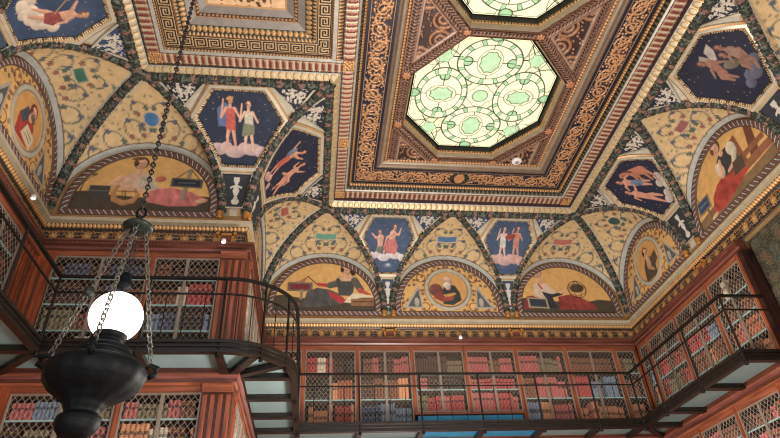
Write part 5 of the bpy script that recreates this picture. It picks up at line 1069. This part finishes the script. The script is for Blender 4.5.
# curved corner
for j in range(3):
    t0, t1 = PI / 2 * j / 3 + .03, PI / 2 * (j + 1) / 3 - .03; P = [(XM + .2 * math.sin(t), YL - .2 * math.cos(t)) for t in np.linspace(t1, t0, 3)] + [(XM + (rk - e_) * math.sin(t), YL - (rk - e_) * math.cos(t)) for t in np.linspace(t0, t1, 7)]
    slab(P, *GLz, 'floor_glass', M['glassfloor'])
for j in (1, 2): t = PI / 2 * j / 3; beam((XM + .2 * math.sin(t), YL - .2 * math.cos(t)), (XM + (rk - .05) * math.sin(t), YL - (rk - .05) * math.cos(t)), .06)
lx = [XL + GE, -2.15, XM]
for i in range(2): slab([(lx[i] + .03, YL - GE + e_), (lx[i + 1] - .03, YL - GE + e_), (lx[i + 1] - .03, YL - .21), (lx[i] + .03, YL - .21)], *GLz, 'floor_glass', M['glassfloor'])
for x in lx: beam((x, YL - GE + .05), (x, YL - .2), .06)
slab([(XL + .21, YL - GE + .03), (XL + GE - .03, YL - GE + .03), (XL + GE - .03, YL - .21), (XL + .21, YL - .21)], *GLz, 'floor_glass', M['glassfloor']); beam((XL + GE - .05, YL - GE + .05), (XL + .2, YL - .2))
ly = [YL - GE, 5.95, 4.8]
for i in range(2): slab([(XL + .21, ly[i + 1] + .03), (XL + GE - e_, ly[i + 1] + .03), (XL + GE - e_, ly[i] - .03), (XL + .21, ly[i] - .03)], *GLz, 'floor_glass', M['glassfloor'])
for y in ly: beam((XL + .2, y), (XL + GE - .05, y), .06)
# railing
ra = ga
re = [(XL + GE, 3.0), (XL + GE, YL - GE)] + arcp + [(XM + GE, YB - GE), (XR - GE, YB - GE), (XR - GE, 7.34), (XR - HP - .06, 7.34)]
mb = MB(); sweep(mb, re, [(-.025, ZR + .012), (.025, ZR + .012), (.025, ZR - .018), (-.025, ZR - .018)]); mb.build('handrail', M['iron'], ra)
mb = MB(); sweep(mb, re, [(-.01, ZM + .01), (.01, ZM + .01), (.01, ZM - .01), (-.01, ZM - .01)]); mb.build('middle_rail', M['iron'], ra)
posts = [(XL + GE, 4.8), (XL + GE, 5.95), (XL + GE, YL - GE), (-2.15, YL - GE), (XM, YL - GE), arcp[6], arcp[11], (XM + GE, 8.8), (XM + GE, 9.65)] + [(x, YB - GE) for x in bx] + [(XR - GE, 9.62), (XR - GE, 8.48), (XR - GE, 7.34)]
for x, y in posts: mb = MB(); mb.tube([(x, y, 2.97), (x, y, ZR - .018)], .017, 6); mb.tube([(x, y, 2.97), (x, y, 3.015)], .03, 6); mb.build('post', M['iron'], ra)
def balus(a, b_, n):
    for i in range(1, n + 1):
        t = i / (n + 1); x = a[0] + (b_[0] - a[0]) * t; y = a[1] + (b_[1] - a[1]) * t; mb = MB(); mb.tube([(x, y, ZF), (x, y, ZM - .01)], .0065, 4); mb.build('baluster', M['iron'], ra)
for i in range(6): balus((bx[i], YB - GE), (bx[i + 1], YB - GE), 3)
for i in range(3): balus((XR - GE, ry[i]), (XR - GE, ry[i + 1]), 3)
balus((XL + GE, YL - GE), (-2.15, YL - GE), 3); balus((-2.15, YL - GE), (XM, YL - GE), 3); balus((XL + GE, 5.95), (XL + GE, YL - GE), 3)
balus((XM + GE, 8.8), (XM + GE, 9.65), 2); balus((XM + GE, 9.65), (XM + GE, YB - GE), 2)
for k in (2, 4, 8, 13): mb = MB(); mb.tube([(arcp[k][0], arcp[k][1], ZF), (arcp[k][0], arcp[k][1], ZM - .01)], .0065, 4); mb.build('baluster', M['iron'], ra)
# =================================================================== HANGING LAMP
lx_, ly_ = -1.158, 3.30; lamp = empty('hanging_lamp', (lx_, ly_, H + .35)); tag(lamp, 'dark bronze hanging urn lamp with glowing white globe on long chains', 'lamp')
def chain(P0, P1, name, r=.016, w=.0035, m=None, parent=None):
    P0, P1 = Vector(P0), Vector(P1); L = (P1 - P0).length; d = (P1 - P0) / L; n = max(2, int(L / (r * 1.75))); mb = MB(); up = Vector((0, 1, 0)); x = d.cross(up).normalized(); y = x.cross(d)
    for i in range(n):
        c = P0 + d * (L * (i + .5) / n); s = x if i % 2 else y; s = (x * math.cos(.5) + y * math.sin(.5)) if i % 2 else (y * math.cos(.5) - x * math.sin(.5))
        mb.tube([c + d * (r * 1.15 * math.cos(a)) + s * (r * .72 * math.sin(a)) for a in [2 * PI * k / 10 for k in range(10)]], w, 5, 0, True)
    return mb.build(name, m or M['chain'], parent)
lz = lambda z: z
chain((lx_, ly_, H + .3), (lx_, ly_, 2.42), 'long_chain', .019, .0062, None, lamp)
mb = MB(); ring = [Vector((lx_, ly_, 2.385)) + Vector((.028 * math.cos(a), 0, .040 * math.sin(a))) for a in [2 * PI * k / 16 for k in range(16)]]; mb.tube(ring, .008, 6, 0, True); mb.build('ring', M['urn'], lamp)
cp = [(.012, 2.37), (.016, 2.345), (.03, 2.335), (.028, 2.325), (.06, 2.315), (.085, 2.30), (.095, 2.285), (.092, 2.275), (.07, 2.27), (.05, 2.262), (.03, 2.262), (.02, 2.25)]
cp = [(r * 1.0, z - .012) for r, z in cp]; mb = MB(); mb.lathe(cp, lx_, ly_, 32); mb.build('canopy', M['canopy'], lamp, True)
cz = 1.635; lean = lambda z: -.12 * max(0, 1.56 - z)
mb = MB(); mb.lathe([(.01, 1.93), (.03, 1.92), (.036, 1.89), (.03, 1.87), (.045, 1.86), (.04, 1.83), (.012, 1.82), (.012, 1.80)], lx_, ly_, 20); mb.build('hub', M['urn'], lamp, True)
for a in (0, 2.1, 4.2):
    dx, dy = .02 * math.cos(a), .02 * math.sin(a); chain((lx_ + dx, ly_ + dy, 2.262), (lx_ + dx, ly_ + dy, 1.925), 'thin_chain', .011, .0025, None, lamp)
n = 32; mb = MB(); pr = [(.148 * math.sin(t), cz - .148 * math.cos(t)) for t in np.linspace(.1, PI - .08, 24)]; mb.lathe(pr, lx_, ly_, 40); mb.build('globe', M['globe'], lamp, True)
up_ = [(.015, .95), (.07, .955), (.10, .985), (.112, 1.02), (.108, 1.05), (.085, 1.068), (.09, 1.085), (.10, 1.10), (.11, 1.12), (.15, 1.15), (.21, 1.19), (.25, 1.235), (.262, 1.275), (.258, 1.31), (.24, 1.335), (.20, 1.35), (.165, 1.352), (.155, 1.362), (.162, 1.38), (.158, 1.40), (.14, 1.412), (.142, 1.43), (.125, 1.44), (.09, 1.445), (.075, 1.46), (.07, 1.48), (.085, 1.495), (.092, 1.515), (.088, 1.53), (.03, 1.53)]
def urnf():
    n = 64; vs = []; fs = []
    P = [(np.interp(t, range(len(up_)), [p[0] for p in up_]), np.interp(t, range(len(up_)), [p[1] for p in up_])) for t in np.linspace(0, len(up_) - 1, 90)]
    for r, z in P:
        for k in range(n):
            a = 2 * PI * k / n; rr_ = r * (1 + .02 * math.sin(a * 12) * (1 if 1.08 < z < 1.3 else 0)); vs.append((lx_ + lean(z) + rr_ * math.cos(a), ly_ + rr_ * math.sin(a), z))
    m = len(P)
    for i in range(m - 1):
        for k in range(n): fs.append((i * n + k, i * n + (k + 1) % n, (i + 1) * n + (k + 1) % n, (i + 1) * n + k))
    fs += [tuple(range(n))[::-1], tuple(range((m - 1) * n, m * n))]; return mesh_obj('urn', vs, fs, M['urn'], lamp, None, True)
urnf()
def bobble(x, y, z, r, name):
    mb = MB(); mb.lathe([(r * .3, z - r), (r * .9, z - r * .5), (r, z), (r * .8, z + r * .5), (r * .35, z + r)], x, y, 14); return mb
for ang, nm in ((3.35, 0), (4.85, 1), (.35, 2)):
    ex, ey = lx_ + .262 * math.cos(ang), ly_ + .262 * math.sin(ang)
    h_ = [Vector((lean(1.34), 0, 0)) + Vector((ex, ey, 1.30)), Vector((lean(1.34) + lx_ + .30 * math.cos(ang), ly_ + .30 * math.sin(ang), 1.325)), Vector((lean(1.34) + lx_ + .305 * math.cos(ang), ly_ + .305 * math.sin(ang), 1.36)), Vector((lean(1.34) + ex, ey, 1.375)), Vector((lean(1.34) + lx_ + .24 * math.cos(ang), ly_ + .24 * math.sin(ang), 1.345))]
    mb = MB(); mb.tube(h_, [.014, .02, .018, .014, .01], 8); mb.build('hook', M['urn'], lamp, True)
    chain((ex + lean(1.37), ey, 1.37), (lx_ + .05 * math.cos(ang), ly_ + .05 * math.sin(ang), 2.265), 'side_chain', .020, .0042, M['chainlight'], lamp)
mb = bobble(0, 0, 0, .03, ''); 
q = Vector((lx_ + lean(1.37) + .262 * math.cos(3.35), ly_ + .262 * math.sin(3.35), 1.37)).lerp(Vector((lx_ + .05 * math.cos(3.35), ly_ + .05 * math.sin(3.35), 2.265)), .46)
mb = MB(); mb.lathe([(.008, q.z - .035), (.022, q.z - .03), (.03, q.z - .01), (.03, q.z + .01), (.02, q.z + .028), (.008, q.z + .035)], q.x, q.y, 16); mb.build('chain_weight', M['canopy'], lamp, True)
# =================================================================== small fixtures
def spot(W, u, h, z, label):
    t = empty('spotlight', W.p(u, h, z)); tag(t, label, 'spotlight', 'small white spotlights below the cornice')
    p = Vector(W.p(u, h, z)); mb = MB(); mb.tube([W.p(u, h, z + .035), W.p(u, h, z - .02)], [.03, .04], 14); mb.build('housing', M['whiteplastic'], t, True)
    mb = MB(); mb.tube([W.p(u, h, z - .0201), W.p(u, h, z - .026)], .03, 14); mb.build('lens', M['lens'], t)
spot(WLF, -1.42, .26, 5.09, 'small white spotlight under the gilt frieze beside the projecting corner')
spot(WB, 2.96, .26, 5.09, 'small white spotlight above the middle of the back gallery')
spot(WL, 7.02, .24, 5.30, 'small white spotlight on the left wall cornice')
t = empty('smoke_detector', (4.10, 8.82, H + .37)); tag(t, 'round white smoke detector on the coffered ceiling by the skylight corner', 'smoke detector')
sx, sy = 3.80, 8.42
sx, sy = 3.95, 8.72
mb = MB(); mb.lathe([(.10, H + .385), (.105, H + .35), (.085, H + .33)], sx, sy, 24); t.location = (sx, sy, H + .36); mb.build('housing', M['whiteplastic'], t, True)
mb = MB(); mb.lathe([(.04, H + .3299), (.035, H + .315), (.01, H + .313)], sx, sy, 16); mb.build('sensor', mat('grey_sensor', (150, 150, 156), .4), t, True)
# =================================================================== LIGHT
def area(loc, rot, sx, sy, power, col=(1, 1, 1)):
    l = bpy.data.lights.new('light', 'AREA'); l.shape = 'RECTANGLE'; l.size = sx; l.size_y = sy; l.energy = power; l.color = col; o = bpy.data.objects.new('light', l); C.objects.link(o); o.location = loc; o.rotation_euler = rot; return o
def point(loc, power, r=.15, col=(1, 1, 1)):
    l = bpy.data.lights.new('light', 'POINT'); l.energy = power; l.shadow_soft_size = r; l.color = col; o = bpy.data.objects.new('light', l); C.objects.link(o); o.location = loc; return o
w = bpy.data.worlds.new('world'); bpy.context.scene.world = w; w.use_nodes = True; bg = w.node_tree.nodes['Background']; bg.inputs[0].default_value = (.88, .93, 1, 1); bg.inputs[1].default_value = .75
point((2.4, 1.6, 0), 900, .6, (1, .94, .86)); point((1.9, 7.2, 1.0), 1100, .5, (1, .93, .84)); point((-1.0, -1.6, .2), 520, .5, (1, .95, .9))  # added points without fixtures, out of view, standing in for room lamps
point((lx_, ly_, cz), 16, .145, (1, .95, .88))
bpy.context.scene.cycles.filter_width = 1.1
vs_ = bpy.context.scene.view_settings; vs_.view_transform = 'Standard'; vs_.look = 'None'; vs_.gamma = 1; vs_.exposure = 0.08
bpy.context.scene.display_settings.display_device = 'sRGB'
